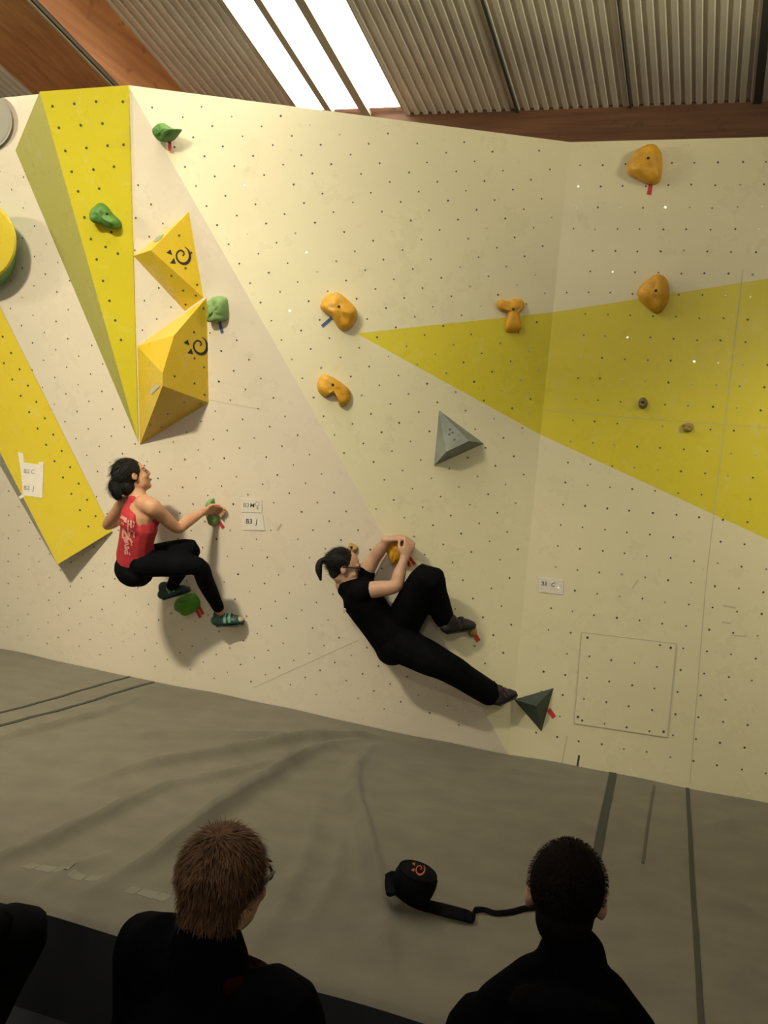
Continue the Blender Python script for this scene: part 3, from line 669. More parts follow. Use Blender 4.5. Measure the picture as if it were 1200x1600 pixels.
def fm_(fn, d=.0046): return lambda x, y: fn(x, y, d)
rr = math.radians(4)
o = paper([(376,779),(409,780),(409,801),(377,800)], L_, nL, 'small white paper sign reading B3 M, upper of the pair'); px_text('B3', 379.5, 792, 6.5, fm_(L_), GREYP, o, rr); px_text('M', 390.5, 792.5, 6.5, fm_(L_), PRINT, o, rr)
ring = [(402+3.0*math.cos(t*math.pi/8), 787.5+3.4*math.sin(t*math.pi/8)) for t in range(17)]; ribbon('female_sign', ring, [1.1]*17, fm_(L_), PINKP, o); ribbon('female_sign', [(402.3,791),(402.5,796.5)], [1.1]*2, fm_(L_), PINKP, o); ribbon('female_sign', [(400.2,794),(404.7,794.2)], [1.1]*2, fm_(L_), PINKP, o)
o = paper([(377,801),(410,802),(414,829),(379,828)], L_, nL, 'white paper sign reading B3 J, lower of the pair'); px_text('B3', 383.5, 817.6, 7.2, fm_(L_), PRINT, o, rr); px_text('J', 399.5, 818.4, 7.2, fm_(L_), PRINT, o, rr)
def Bx(x, y, d=0.0): return on_plane(x, y, bp_[0]+nB*d, nB)
o = paper([(31,722),(68,727),(66,778),(36,774)], Bx, nB, 'white paper sign reading B2 C and B2 J on the yellow box'); fB = lambda x, y: Bx(x, y, .0048)
px_text('B2', 36.5, 739, 6.5, fB, GREYP, o, .06); px_text('C', 48, 740, 6.5, fB, GREYP, o, .06); px_text('B2', 36.5, 765, 6.5, fB, GREYP, o, .06); px_text('J', 51, 766, 6.5, fB, GREYP, o, .06)
slab('adhesive_strip', [Bx(28,706,.005), Bx(36,709,.005), Bx(37,724,.005), Bx(30,722,.005)], nB, .001, PAPER, o); slab('adhesive_strip', [Bx(60,722,.0055), Bx(69,722,.0055), Bx(67,730,.0055), Bx(60,729,.0055)], nB, .001, PAPER, o); slab('adhesive_strip', [Bx(29,776,.0055), Bx(37,771,.0055), Bx(38,776,.0055), Bx(31,780,.0055)], nB, .001, PAPER, o)
o = paper([(841,901),(880,906),(880,929),(842,925)], R_, nR, 'glossy paper sign reading B3 C in a clear sleeve on the right face'); px_text('B3', 845.5, 914.5, 6, fm_(R_), PRINT, o, .08); px_text('C', 861, 916, 6, fm_(R_), PRINT, o, .08)
gx = np.linspace(841.5, 880, 14); gy = np.linspace(-1, 1, 9); v = []; f = []; rs = random.Random(5)
for b_ in gy:
    for a in gx: v.append(R_(a, 915.5+(a-861)*.12+b_*11, .0062+.0035*rs.random()))
for j in range(8):
    for i in range(13): f.append((j*14+i, j*14+i+1, (j+1)*14+i+1, (j+1)*14+i))
CLS = bpy.data.materials.new('clear_sleeve'); CLS.use_nodes = True; nt = CLS.node_tree; nt.nodes.remove(nt.nodes['Principled BSDF'])
gl = nt.nodes.new('ShaderNodeBsdfGlossy'); gl.inputs['Roughness'].default_value = .08; tr = nt.nodes.new('ShaderNodeBsdfTransparent'); mx = nt.nodes.new('ShaderNodeMixShader'); mx.inputs[0].default_value = .12
nt.links.new(tr.outputs[0], mx.inputs[1]); nt.links.new(gl.outputs[0], mx.inputs[2]); nt.links.new(mx.outputs[0], nt.nodes['Material Output'].inputs['Surface'])
mesh('sleeve', v, f, CLS, o, fixn=False)

#__PEOPLE__
# ------------------------------------------------------------------ people
SKIN = mat('skin_tan', (.52, .27, .16), .55, var=.08, vscale=25); SKINP = mat('skin_pale', (.50, .29, .20), .55, var=.08, vscale=25)
HAIRD = mat('hair_dark', (.010, .009, .009), .55, var=.4, vscale=60, bump=.6, bscale=120, spec=.2); HAIRG = mat('hair_ginger_grey', (.11, .060, .036), .6, var=.45, vscale=40, spec=.03); HAIRC = mat('hair_cropped', (.009, .006, .005), .8, var=.3, vscale=150, bump=.5, bscale=300, spec=.03)
REDC = mat('cloth_red', (.42, .022, .035), .75, var=.15, vscale=14, bump=.25, bscale=30); LEGG = mat('leggings_black', (.004, .0045, .006), .75, var=.3, vscale=10, bump=.3, bscale=25, spec=.03)
TEEB = mat('cloth_black', (.004, .004, .0055), .85, var=.3, vscale=12, bump=.3, bscale=22, spec=.03); JACK = mat('jacket_black', (.0015, .0015, .0025), .9, var=.4, vscale=15, bump=.4, bscale=30, spec=.03); HOOD = mat('hoodie_black', (.0015, .0015, .0022), .95, var=.4, vscale=15, bump=.4, bscale=40, spec=.03)
SHOEG = mat('shoe_dark_teal', (.014, .045, .045), .5, var=.3, vscale=30); SHOEL = mat('shoe_strap_mint', (.12, .30, .24), .6); SHOET = mat('shoe_toe_tan', (.34, .27, .17), .6, var=.2, vscale=40); SHOEP = mat('shoe_dark_plum', (.015, .008, .012), .6, var=.4, vscale=30)
RUB = mat('shoe_rubber', (.010, .011, .012), .6); EYEW = mat('eye_white', (.40, .34, .28), .4); EYED = mat('eye_dark', (.03, .02, .015), .2); LIPS = mat('lips', (.38, .12, .10), .5); FRM = mat('glasses_black', (.010, .010, .012), .3)
SCARF = mat('scarf_dark_red', (.014, .001, .002), .9, var=.3, vscale=30, spec=.03); BROW = mat('eyebrow', (.03, .02, .015), .8)
def basis(f, u):
    f = f.normalized(); u = (u-f*u.dot(f)).normalized(); return f, u, f.cross(u).normalized()      # forward, up, right
def head_prims(p, c, f, u, s_, k=1.0, neck=None):
    ax = (s_, f, u)
    p.ell(c+u*.020*k, (.074*k, .094*k, .088*k), ax); p.ell(c+f*.034*k-u*.042*k, (.058*k, .060*k, .080*k), ax)
    p.ell(c+f*.066*k-u*.098*k, (.028*k, .022*k, .020*k), ax); p.ell(c+f*.030*k-u*.075*k, (.054*k, .055*k, .035*k), ax)
    p.tube([c+f*.092*k+u*.012*k, c+f*.101*k-u*.010*k, c+f*.107*k-u*.030*k], [.008*k, .010*k, .012*k], seg=10, sub=2)
    for d in (-1, 1):
        p.ell(c+s_*(d*.076*k)-f*.004*k-u*.012*k, (.010*k, .020*k, .031*k), ax); p.ell(c+f*.082*k+s_*(d*.034*k)+u*.022*k, (.026*k, .012*k, .008*k), ax)
        p.ell(c+f*.060*k+s_*(d*.040*k)-u*.034*k, (.022*k, .026*k, .022*k), ax)
    p.ell(c+f*.091*k-u*.068*k, (.022*k, .010*k, .011*k), ax)
    if neck is not None: p.tube([c-u*.05*k-f*.012*k, c.lerp(neck, .55)-f*.01*k, neck], [.054*k, .050*k, .062*k], seg=14)
def face_bits(root, c, f, u, s_, k=1.0):
    for d in (-1, 1):
        q = Prim(); q.ell(c+f*.079*k+s_*(d*.033*k)+u*.002*k, (.014*k, .010*k, .006*k), (s_, f, u), 10, 8); e = q.raw('eye', EYEW, root)
        q = Prim(); q.ell(c+f*.087*k+s_*(d*.033*k)+u*.002*k, (.006*k, .003*k, .006*k), (s_, f, u), 8, 6); q.raw('iris', EYED, e)
        q = Prim(); q.ell(c+f*.092*k+s_*(d*.034*k)+u*.026*k, (.020*k, .006*k, .004*k), (s_, f, u), 8, 6); q.raw('eyebrow', BROW, root)
    q = Prim(); q.ell(c+f*.099*k-u*.068*k, (.020*k, .006*k, .007*k), (s_, f, u), 10, 6); q.raw('lips', LIPS, root)
def hand(p, wrist, d, pn, thumb_side, curl=(35, 45, 35), k=1.0, spread=.10):
    """palm plus five bent fingers; d = towards the knuckles, pn = where the palm faces, thumb_side = +-1 along d x pn"""
    d = d.normalized(); pn = (pn-d*pn.dot(d)).normalized(); sd = d.cross(pn).normalized()*thumb_side
    kn = wrist+d*.088*k
    p.tube([wrist-d*.02*k, wrist+d*.03*k, kn], [(.024*k, .019*k), (.036*k, .017*k), (.041*k, .014*k)], side=sd, seg=14)
    for off, ln in ((.031, .92), (.0105, 1.0), (-.0105, .94), (-.031, .76)):
        q = kn+sd*off*k; dd = (d+sd*(off*spread/.03)).normalized(); nn = pn; r = .0092*k; pts = [q-dd*.012*k]; a = q
        for seg, c in zip((.042, .026, .021), curl):
            rot = Quaternion(dd.cross(nn).normalized(), math.radians(c)); dd = (rot @ dd).normalized(); nn = (rot @ nn).normalized()
            pts.append(a.copy()); a = a+dd*(seg*ln*k)
        pts.append(a); p.tube(pts, [r*1.05, r*1.05, r, r*.93, r*.82][:len(pts)], seg=10, sub=3)
    t0 = wrist+d*.028*k+sd*.028*k; p.tube([t0-sd*.012*k, t0+sd*.022*k+d*.022*k+pn*.008*k, t0+sd*.030*k+d*.050*k+pn*.022*k, t0+sd*.026*k+d*.070*k+pn*.034*k], [.015*k, .0125*k, .0108*k, .009*k], seg=10, sub=3)
def shoe(root, heel, toe, up, m_, m_strap, m_toe=None, w_=.042, name='shoe'):
    d = (toe-heel); L = d.length; d.normalize(); up = (up-d*up.dot(d)).normalized(); sd = d.cross(up)
    p = Prim(); p.tube([heel+up*.030+d*.012, heel+up*.028+d*L*.35, heel+up*.024+d*L*.70, toe+up*.010-d*.012], [(w_*.82, .034), (w_*.88, .040), (w_*1.02, .030), (w_*.72, .018)], side=sd, seg=16)
    p.tube([heel+up*.03+d*.035, heel+up*.075+d*.045], [(.038, .042), (.036, .040)], side=sd)
    o = p.build(name, m_, root, .006, 2)
    q = Prim(); q.tube([heel+d*.015-up*.002, heel+d*L*.4-up*.004, heel+d*L*.72-up*.006, toe-up*.004-d*.006], [(w_*.78, .009), (w_*.80, .009), (w_*1.04, .010), (w_*.70, .010)], side=sd, seg=14); q.build('sole', RUB, o, .005, 1)
    for t in (.42, .58):
        c = heel+d*L*t+up*.026; q = Prim(); q.tube([c-sd*(w_*.98)+up*.002, c-sd*w_*.6+up*.036, c+up*.044, c+sd*w_*.6+up*.036, c+sd*(w_*.98)+up*.002], [(.011, .004)]*5, side=d, seg=8, sub=3); q.raw('strap', m_strap, o)
    if m_toe: q = Prim(); q.ell(toe+up*.020-d*.035, (w_*.74, .042, .022), (sd, d, up)); q.raw('toe_cap', m_toe, o)
    return o
def strands(name, root, c, ax, rad, n, ln, m_, seed, keep, comb, width=.0016, lift=.35):
    """short hairs rooted on an ellipsoid"""
    rd = random.Random(seed); v = []; f = []
    while len(f) < 2*n:
        a = V((rd.gauss(0,1), rd.gauss(0,1), rd.gauss(0,1))).normalized()
        if not keep(a): continue
        nrm = (ax[0]*(a.x/rad[0])+ax[1]*(a.y/rad[1])+ax[2]*(a.z/rad[2])).normalized(); q = c+ax[0]*a.x*rad[0]+ax[1]*a.y*rad[1]+ax[2]*a.z*rad[2]
        t = comb(a); t = (t-nrm*t.dot(nrm)); t = t.normalized() if t.length > 1e-4 else nrm.orthogonal().normalized()
        t = (t+V((rd.gauss(0,.22), rd.gauss(0,.22), rd.gauss(0,.22)))).normalized(); l = ln*rd.uniform(.6, 1.3); sd = t.cross(nrm).normalized()*width
        m1 = q+t*l*.5+nrm*l*lift; e = q+t*l+nrm*l*lift*.9; k = len(v)
        v += [q-sd, q+sd, m1-sd*.8, m1+sd*.8, e]; f += [(k, k+1, k+3, k+2), (k+2, k+3, k+4)]
    return tag(mesh(name, v, f, m_, root, True, fixn=False), kind='stuff')

# ---- climber in red
cr = empty('person', L_(215, 880, .40)); tag(cr, 'climber in red racerback top and black leggings hanging left on the wall', 'person', 'climbers on the wall')
INTO = -nL
pel = L_(214, 881, .40); wst = L_(213, 846, .43); chs = L_(217, 806, .42); nck = L_(214, 778, .38)
f_, u_, s_ = basis(RT*.62+INTO*.78, nck-pel)
shR = L_(238, 793, .45); elR = L_(277, 825, .31); wrR = L_(317, 800, .12)
shL = L_(194, 788, .34); elL = L_(168, 819, .25); wrL = L_(187, 815, .105)
hipR = L_(224, 879, .45); knR = L_(309, 885, .31); anR = L_(344, 955, .10)
hipL = L_(214, 876, .34); knL = L_(298, 857, .24); anL = L_(266, 921, .12)
hc = L_(206, 744, .36); fh, uh, sh_ = basis(RT*.74+UP*.34+INTO*.60, UP*.95-RT*.28)
p = Prim()
p.tube([pel, wst, chs, nck-u_*.02], [(.130, .095), (.108, .084), (.130, .094), (.085, .062)], side=s_)
p.ell(chs+f_*.06-u_*.01, (.11, .055, .07), (s_, f_, u_))
head_prims(p, hc, fh, uh, sh_, .98, nck+u_*.01)
for a, b_, c in ((shR, elR, wrR), (shL, elL, wrL)):
    p.ell(a, (.055, .055, .055)); p.tube([chs+u_*.055+(a-chs)*.45, a, a.lerp(b_, .45), b_, b_.lerp(c, .35), c], [.060, .053, .044, .036, .038, .024])
hand(p, wrR, (L_(332, 797, .055)-wrR), INTO*.5+UP*-.2+RT*.8, -1, (28, 40, 35), .95)
hand(p, wrL, RT*.75+UP*.50+INTO*.06, INTO, 1, (5, 8, 6), .95)
for a, b_, c in ((hipR, knR, anR), (hipL, knL, anL)): p.tube([a, a.lerp(b_, .5), b_, b_.lerp(c, .35), c], [.076, .066, .049, .048, .033])
body = p.build('body', SKIN, cr, .0075, 3); face_bits(body, hc, fh, uh, sh_, .98)
p = Prim()                                                         # racerback top
hem = pel+u_*.040
p.tube([hem, wst, chs-u_*.055], [(.152, .122), (.130, .103), (.145, .108)], side=s_); p.ell(chs+f_*.055-u_*.015, (.124, .068, .075), (s_, f_, u_))
bk = -f_
p.tube([chs+bk*.055-u_*.06+s_*.012, chs+bk*.082-u_*.01+s_*.022, nck+bk*.052-u_*.035+s_*.028, nck+bk*.036+u_*.008+s_*.030], [(.118, .058), (.088, .037), (.070, .037), (.072, .028)], side=s_)
for d in (-1, 1): p.tube([nck+bk*.035-u_*.02+s_*d*.03, nck+s_*d*.062+u_*.012, nck+f_*.06+s_*d*.072-u_*.03, chs+f_*.095+s_*d*.07+u_*.02], [(.026, .012)]*4, side=s_, sub=3)
top = p.build('tank_top', REDC, cr, .007, 3)
p = Prim()                                                         # leggings
p.tube([pel+u_*.055, pel, pel-u_*.05], [(.142, .112), (.162, .126), (.12, .10)], side=s_); p.ell(pel-f_*.045-u_*.035, (.145, .095, .10), (s_, f_, u_))
for a, b_, c in ((hipR, knR, anR), (hipL, knL, anL)): p.tube([a, a.lerp(b_, .5), b_, b_.lerp(c, .35), b_.lerp(c, .90)], [.092, .080, .060, .056, .040])
p.build('leggings', LEGG, cr, .008, 3)
p = Prim()                                                         # hair, bun and loose curls
p.ell(hc+uh*.030-fh*.018, (.086, .100, .096), (sh_, fh, uh)); p.ell(hc-uh*.045-fh*.055, (.068, .055, .060), (sh_, fh, uh)); p.ell(hc-fh*.118-uh*.020, (.050, .046, .052), (sh_, fh, uh)); p.ell(hc-fh*.135-uh*.060, (.034, .030, .045), (sh_, fh, uh))
hair = p.build('hair', HAIRD, cr, .007, 2)
strands('loose_hair', hair, hc+uh*.030-fh*.018, (sh_, fh, uh), (.086, .100, .096), 900, .045, HAIRD, 11, lambda a: a.y < .45, lambda a: -fh-uh*.35, .0014, .10)
strands('loose_hair', hair, hc-fh*.122-uh*.030, (sh_, fh, uh), (.048, .046, .056), 500, .040, HAIRD, 12, lambda a: a.y < .3, lambda a: -uh+sh_*a.x, .0014, .30)
for x, y in ((0, 0), (5, 2)):
    q = Prim(); q.tube([at_depth(184+x, 752+y, (hc-CAM).dot(FW)), at_depth(178+x, 758+y, (hc-CAM).dot(FW)), at_depth(175.5+x*.6, 764, (hc-CAM).dot(FW)), at_depth(179+x*.5, 768, (hc-CAM).dot(FW)), at_depth(183+x*.3, 765, (hc-CAM).dot(FW))], [.010, .006, .005, .004, .003], seg=6); q.raw('curl', HAIRD, hair)
q = Prim(); q.tube([hc-fh*.092-uh*.02+sh_*.030, hc-fh*.092+uh*.012, hc-fh*.092-uh*.02-sh_*.030, hc-fh*.092-uh*.052, hc-fh*.092-uh*.02+sh_*.030], [.007]*5, seg=8); q.raw('hair_tie', RUB, hair)
q = Prim(); q.ell(nck-f_*.055+u_*.012, (.018, .010, .012), (s_, f_, u_)); q.raw('clothing_tag', RUB, top)
shoe(cr, L_(336, 976, .10), L_(381, 972, .035), UP*.9+RT*-.2+nL*.35, SHOEG, SHOEL, SHOET)
shoe(cr, L_(254, 936, .14), L_(296, 922, .10), UP*.95+RT*.1+nL*.2, SHOEG, SHOEL, None)
# pale vertical lettering on the back of the top, laid on the cloth
bv = BVHTree.FromPolygons([tuple(cr.location+0*v.co+v.co-cr.location) for v in top.data.vertices], [tuple(q.vertices) for q in top.data.polygons])
PALE = mat('print_pale_pink', (.62, .30, .27), .7)
def on_cloth(x, y):
    d = ray(x, y).normalized(); h = bv.ray_cast(CAM, d); return (h[0]-d*.004) if h[0] is not None else None
def glyph(name, strokes, m_, parent):
    v = []; f = []
    for x0, y0, x1, y1, w_ in strokes:
        n = 5; l = math.hypot(x1-x0, y1-y0); ox, oy = -(y1-y0)/l*w_/2, (x1-x0)/l*w_/2; ok = True; row = []
        for i in range(n+1):
            t = i/n; x = x0+(x1-x0)*t; y = y0+(y1-y0)*t
            a, b_ = on_cloth(x+ox, y+oy), on_cloth(x-ox, y-oy)
            if a is None or b_ is None: ok = False; break
            row += [a, b_]
        if not ok: continue
        k = len(v); v += row; f += [(k+2*i, k+2*i+1, k+2*i+3, k+2*i+2) for i in range(n)]
    if f: mesh(name, v, f, m_, parent, fixn=False)
def sx(L): return [(175+a/12.31, 760+b_/12.31, 175+c/12.31, 760+d/12.31, w_/12.31) for a, b_, c, d, w_ in L]
glyph('lettering', sx([(170,580,280,640,60),(175,690,230,735,25),(230,660,285,690,40)]), PALE, top)
glyph('lettering', sx([(315,650,305,790,26),(365,655,365,800,30),(310,720,370,740,22),(410,665,435,720,28),(420,740,400,790,22)]), PALE, top)
glyph('lettering', sx([(215,810,205,1000,34),(225,830,290,960,36),(300,800,320,930,26),(350,850,400,870,24),(340,880,330,960,28),(420,880,425,990,30)]), PALE, top)
glyph('lettering', sx([(215,1000,330,970,40),(230,1050,320,1010,44),(250,1090,310,1060,34),(340,1000,390,1090,36),(300,960,350,1030,26),(370,1100,385,1140,24)]), PALE, top)
glyph('lettering', sx([(235,1140,330,1100,24),(260,1200,260,1150,36),(300,1150,330,1200,24),(240,1240,320,1180,30),(250,1250,260,1310,34),(290,1230,300,1310,30),(335,1270,345,1330,20)]), PALE, top)

# ---- climber in black
cb = empty('person', L_(615, 1000, .16)); tag(cb, 'climber in black shirt, black trousers and glasses hanging low with one leg stretched', 'person', 'climbers on the wall')
pel = L_(617, 1001, .17); wst = L_(586, 966, .19); chs = L_(562, 932, .20); nck = L_(541, 914, .20)
f_, u_, s_ = basis(RT*.55+UP*.45+INTO*.62, nck-pel)
shR = L_(563, 925, .27); elR = L_(618, 916, .22); wrR = L_(631, 874, .12)
shL = L_(562, 908, .13); elL = L_(585, 872, .09); wrL = L_(605, 843, .08)
hipR = L_(625, 1006, .21); knR = M_(702, 1044, .22); anR = R_(772, 1088, .13)
hipL = L_(620, 990, .12); knL = L_(668, 903, .17); anL = M_(696, 972, .10)
hc = L_(537, 886, .20); fh, uh, sh_ = basis(RT*.95-UP*.20+INTO*.14, UP*.95+RT*.2)
p = Prim()
p.tube([pel, wst, chs, nck-u_*.02], [(.145, .112), (.118, .092), (.140, .098), (.085, .062)], side=s_); p.ell(chs+f_*.055-u_*.02, (.11, .06, .07), (s_, f_, u_))
head_prims(p, hc, fh, uh, sh_, .98, nck+u_*.01)
for a, b_, c in ((shR, elR, wrR), (shL, elL, wrL)): p.ell(a, (.058, .058, .058)); p.tube([chs.lerp(a, .5)+u_*.02, a, a.lerp(b_, .5), b_, b_.lerp(c, .35), c], [.062, .058, .050, .040, .040, .025])
hand(p, wrR, UP*.9+RT*.28+INTO*.25, INTO*.8-RT*.5, 1, (22, 38, 35), .95)
hand(p, wrL, RT*.95+UP*.12+INTO*.1, INTO*.35-UP*.9, 1, (30, 42, 35), .95)
for a, b_, c in ((hipR, knR, anR), (hipL, knL, anL)): p.tube([a, a.lerp(b_, .5), b_, b_.lerp(c, .35), c], [.078, .070, .052, .050, .033])
body = p.build('body', SKINP, cb, .0075, 3); face_bits(body, hc, fh, uh, sh_, .98)
p = Prim()                                                         # t-shirt
p.tube([pel+u_*.03, wst, chs, chs.lerp(nck, .75)], [(.160, .128), (.140, .112), (.156, .116), (.095, .075)], side=s_); p.ell(chs+f_*.058-u_*.02, (.124, .072, .085), (s_, f_, u_))
for a, b_, q in ((shR, elR, .14), (shL, elL, .30)): p.ell(a, (.070, .070, .070)); p.tube([chs.lerp(a, .4)+u_*.015, a, a.lerp(b_, q)], [.085, .072, .068])
tee = p.build('t_shirt', TEEB, cb, .008, 3)
p = Prim()                                                         # loose trousers
p.tube([pel+u_*.07, pel, pel-u_*.04], [(.152, .124), (.165, .132), (.13, .11)], side=s_); p.ell(pel-f_*.04-u_*.03, (.145, .10, .10), (s_, f_, u_))
p.tube([hipR, hipR.lerp(knR, .5), knR, knR.lerp(anR, .4), knR.lerp(anR, .88)], [.116, .106, .088, .080, .076])
p.tube([hipL, hipL.lerp(knL, .5), knL, knL.lerp(anL, .4), knL.lerp(anL, .90)], [.116, .108, .092, .078, .064])
p.build('trousers', LEGG, cb, .008, 3)
p = Prim()                                                         # hair with ponytail
p.ell(hc+uh*.028-fh*.022, (.082, .092, .088), (sh_, fh, uh)); p.ell(hc-uh*.030-fh*.045, (.062, .042, .050), (sh_, fh, uh)); zd = (hc-CAM).dot(FW)
p.tube([at_depth(516, 877, zd), at_depth(508, 874, zd-.01), at_depth(500, 879, zd-.02), at_depth(498, 890, zd-.02), at_depth(501, 906, zd-.02)], [.016, .016, .020, .022, .009])
hair = p.build('hair', HAIRD, cb, .0065, 2)
strands('loose_hair', hair, hc+uh*.028-fh*.022, (sh_, fh, uh), (.082, .092, .088), 900, .045, HAIRD, 13, lambda a: a.y < .4, lambda a: -fh-uh*.1, .0013, .05)
q = Prim(); c = at_depth(511.5, 877.5, zd); q.tube([c+uh*.02, c+sh_*.02, c-uh*.02, c-sh_*.02, c+uh*.02], [.006]*5, seg=8); q.raw('hair_tie', RUB, hair)
def glasses(root, hc, fh, uh, sh_, k=1.0):
    p = Prim()
    for d in (-1, 1):
        cc = hc+fh*.100*k+sh_*d*.035*k+uh*.002*k; ring = [cc+sh_*(.026*k*math.cos(t*math.pi/6))+uh*(.018*k*math.sin(t*math.pi/6))-fh*(.008*k*(1+math.cos(t*math.pi/6)*d)) for t in range(13)]
        p.tube(ring, [.0034*k]*13, seg=6, sub=2); p.tube([hc+fh*.088*k+sh_*d*.062*k+uh*.008*k, hc+fh*.02*k+sh_*d*.081*k+uh*.008*k, hc-fh*.010*k+sh_*d*.083*k+uh*.002*k], [.004*k]*3, seg=6)
    p.tube([hc+fh*.104*k+sh_*.012*k+uh*.004*k, hc+fh*.108*k+uh*.006*k, hc+fh*.104*k-sh_*.012*k+uh*.004*k], [.003*k]*3, seg=6)
    return p.raw('glasses', FRM, root)
glasses(cb, hc, fh, uh, sh_, .98)
shoe(cb, M_(693, 988, .13), M_(741, 977, .05), UP*.9+RT*.25+nL*.3, SHOEP, SHOEP)
shoe(cb, R_(776, 1102, .16), R_(806, 1084, .07), UP*.75-RT*.5+nL*.35, SHOEP, SHOEP)
bvt = BVHTree.FromPolygons([tuple(v.co) for v in tee.data.vertices], [tuple(q_.vertices) for q_ in tee.data.polygons]); d = ray(540, 952).normalized(); h = bvt.ray_cast(CAM, d)
if h[0] is not None:
    q = Prim(); q.ell(h[0], (.014, .004, .008), (RT, FW, UP), 8, 6); q.raw('shirt_emblem', mat('emblem_grey', (.45,.45,.45), .6), tee)

# ---- seated spectators on the bench
BENCH_Z = .03
def seated(loc, yaw, k, head_yaw, head_pitch, label, coat, skin, hairstyle, group='spectators on the bench', tilt=0.0, hunch=(0, 0), wide=1.0, hdx=0.0, ankle=.44, collar=0.0):
    T = Matrix.Translation(loc) @ Matrix.Rotation(yaw, 4, 'Z') @ Matrix.Rotation(tilt, 4, 'Y'); R3 = T.to_3x3()
    def q(x, y, z): return T @ V((x*k, y*k, z*k))
    X, Y, Z = R3 @ V((1,0,0)), R3 @ V((0,1,0)), R3 @ V((0,0,1))
    root = empty('person', loc); tag(root, label, 'person', group)
    hy = Matrix.Rotation(head_yaw, 3, Z); fh = hy @ Y; fh = fh*math.cos(head_pitch)+Z*math.sin(head_pitch); fh, uh, sh = basis(fh, Z)
    hc = q(hdx, .065, .752); nk = q(0, .03, .56)
    J = [(q(d*.185*wide, .03, .495+hunch[0 if d < 0 else 1]), q(d*.25*wide, .10, .22), q(d*.13, .36, .17)) for d in (-1, 1)]
    Lg = [(q(d*.10, .04, .09), q(d*.125, .46, .115), q(d*.125, ankle, -.30)) for d in (-1, 1)]
    p = Prim(); p.tube([q(0,0,.09), q(0,-.005,.25), q(0,.015,.42), q(0,.03,.54)], [(.150*k,.105*k), (.135*k,.10*k), (.165*k,.105*k), (.075*k,.065*k)], side=X)
    head_prims(p, hc, fh, uh, sh, k, nk)
    for n_, (a, b_, c) in enumerate(J):
        p.tube([q((n_*2-1)*.09, .03, .49+hunch[n_]*.8), a, a.lerp(b_, .5), b_, b_.lerp(c, .4), c], [.06*k, .055*k, .047*k, .040*k, .038*k, .026*k])
        hand(p, c, Y-Z*.25, -Z-Y*.2, (1 if n_ == 0 else 1)*(1 if n_ == 0 else -1), (14, 22, 18), k)
    for a, b_, c in Lg: p.tube([a, a.lerp(b_, .5), b_, b_.lerp(c, .35), c], [.085*k, .080*k, .058*k, .056*k, .038*k])
    body = p.build('body', skin, root, .0075, 3); face_bits(body, hc, fh, uh, sh, k)
    p = Prim()
    p.tube([q(0,0,.145), q(0,-.01,.24), q(0,.005,.40), q(0,.02,.50), q(0,.03,.56)], [(.185*k,.135*k), (.178*k,.132*k), (.200*k*wide,.132*k), (.150*k,.105*k), (.085*k,.075*k)], side=X)
    for n_, (a, b_, c) in enumerate(J): p.tube([q((n_*2-1)*.10, .02, .475+hunch[n_]*.8), a, a.lerp(b_, .5), b_, b_.lerp(c, .4), b_.lerp(c, .95)], [.082*k, .078*k, .070*k, .064*k, .056*k, .042*k])
    if collar: p.tube([q(0,.02,.52), q(hdx*.5,.022,.52+collar*.6), q(hdx,.022,.52+collar)], [(.105*k,.095*k), (.090*k,.082*k), (.080*k,.076*k)], side=X)
    if coat == HOOD:
        p.tube([q(-.088,-.015,.545), q(-.062,-.062,.570), q(0,-.082,.575), q(.062,-.062,.570), q(.088,-.015,.545)], [.030*k, .040*k, .044*k, .040*k, .030*k]); p.tube([q(0,.03,.52), q(0,.026,.600), q(0,.024,.640)], [(.098*k,.088*k), (.080*k,.074*k), (.073*k,.070*k)], side=X)
        p.ell(q(.02,-.095,.47), (.13*k,.055*k,.075*k), (X, Y, Z)); p.tube([q(-.07,.02,.585), q(-.15*wide,.03,.50)], [.05*k, .06*k]); p.tube([q(.07,.02,.585), q(.15*wide,.03,.50)], [.05*k, .06*k])
    jk = p.build('hooded_jacket' if coat == HOOD else 'jacket', coat, root, .0085, 4)
    p = Prim(); p.tube([q(0,0,.16), q(0,.01,.135)], [(.172*k,.125*k)]*2, side=X)
    for a, b_, c in Lg: p.tube([a, a.lerp(b_, .5), b_, b_.lerp(c, .4), b_.lerp(c, .97)], [.098*k, .092*k, .074*k, .068*k, .058*k])
    p.build('trousers', LEGG, root, .009, 3)
    for a, b_, c in Lg: shoe(root, V((c.x, c.y, FLOOR_Z+.014))-Y*.05, V((c.x, c.y, FLOOR_Z+.014))+Y*.19, V((0,0,1)), RUB, LEGG, None, .045)
    ax = (sh, fh, uh)
    if hairstyle == 'fluffy':
        p = Prim(); p.ell(hc+uh*.022*k-fh*.014*k, (.086*k, .100*k, .092*k), ax); p.ell(hc-uh*.038*k-fh*.048*k, (.068*k, .052*k, .075*k), ax); hb = p.build('hair', HAIRG, root, .006, 2)
        rad = (.086*k, .100*k, .093*k); cc = hc+uh*.022*k-fh*.014*k
        strands('loose_hair', hb, cc, ax, rad, 5200, .024*k, HAIRG, 3, lambda a: a.z > -.25 and not (a.y > .55 and a.z < .35), lambda a: -uh*.7-fh*.25+sh*a.x*.4+fh*max(0, a.z-.6)*1.2, .0011, .20)
        strands('loose_hair', hb, hc-uh*.038*k-fh*.048*k, ax, (.069*k, .053*k, .076*k), 1500, .024*k, HAIRG, 4, lambda a: a.y < .2 and a.z < .3, lambda a: -uh, .0011, .12)
        glasses(root, hc, fh, uh, sh, k)
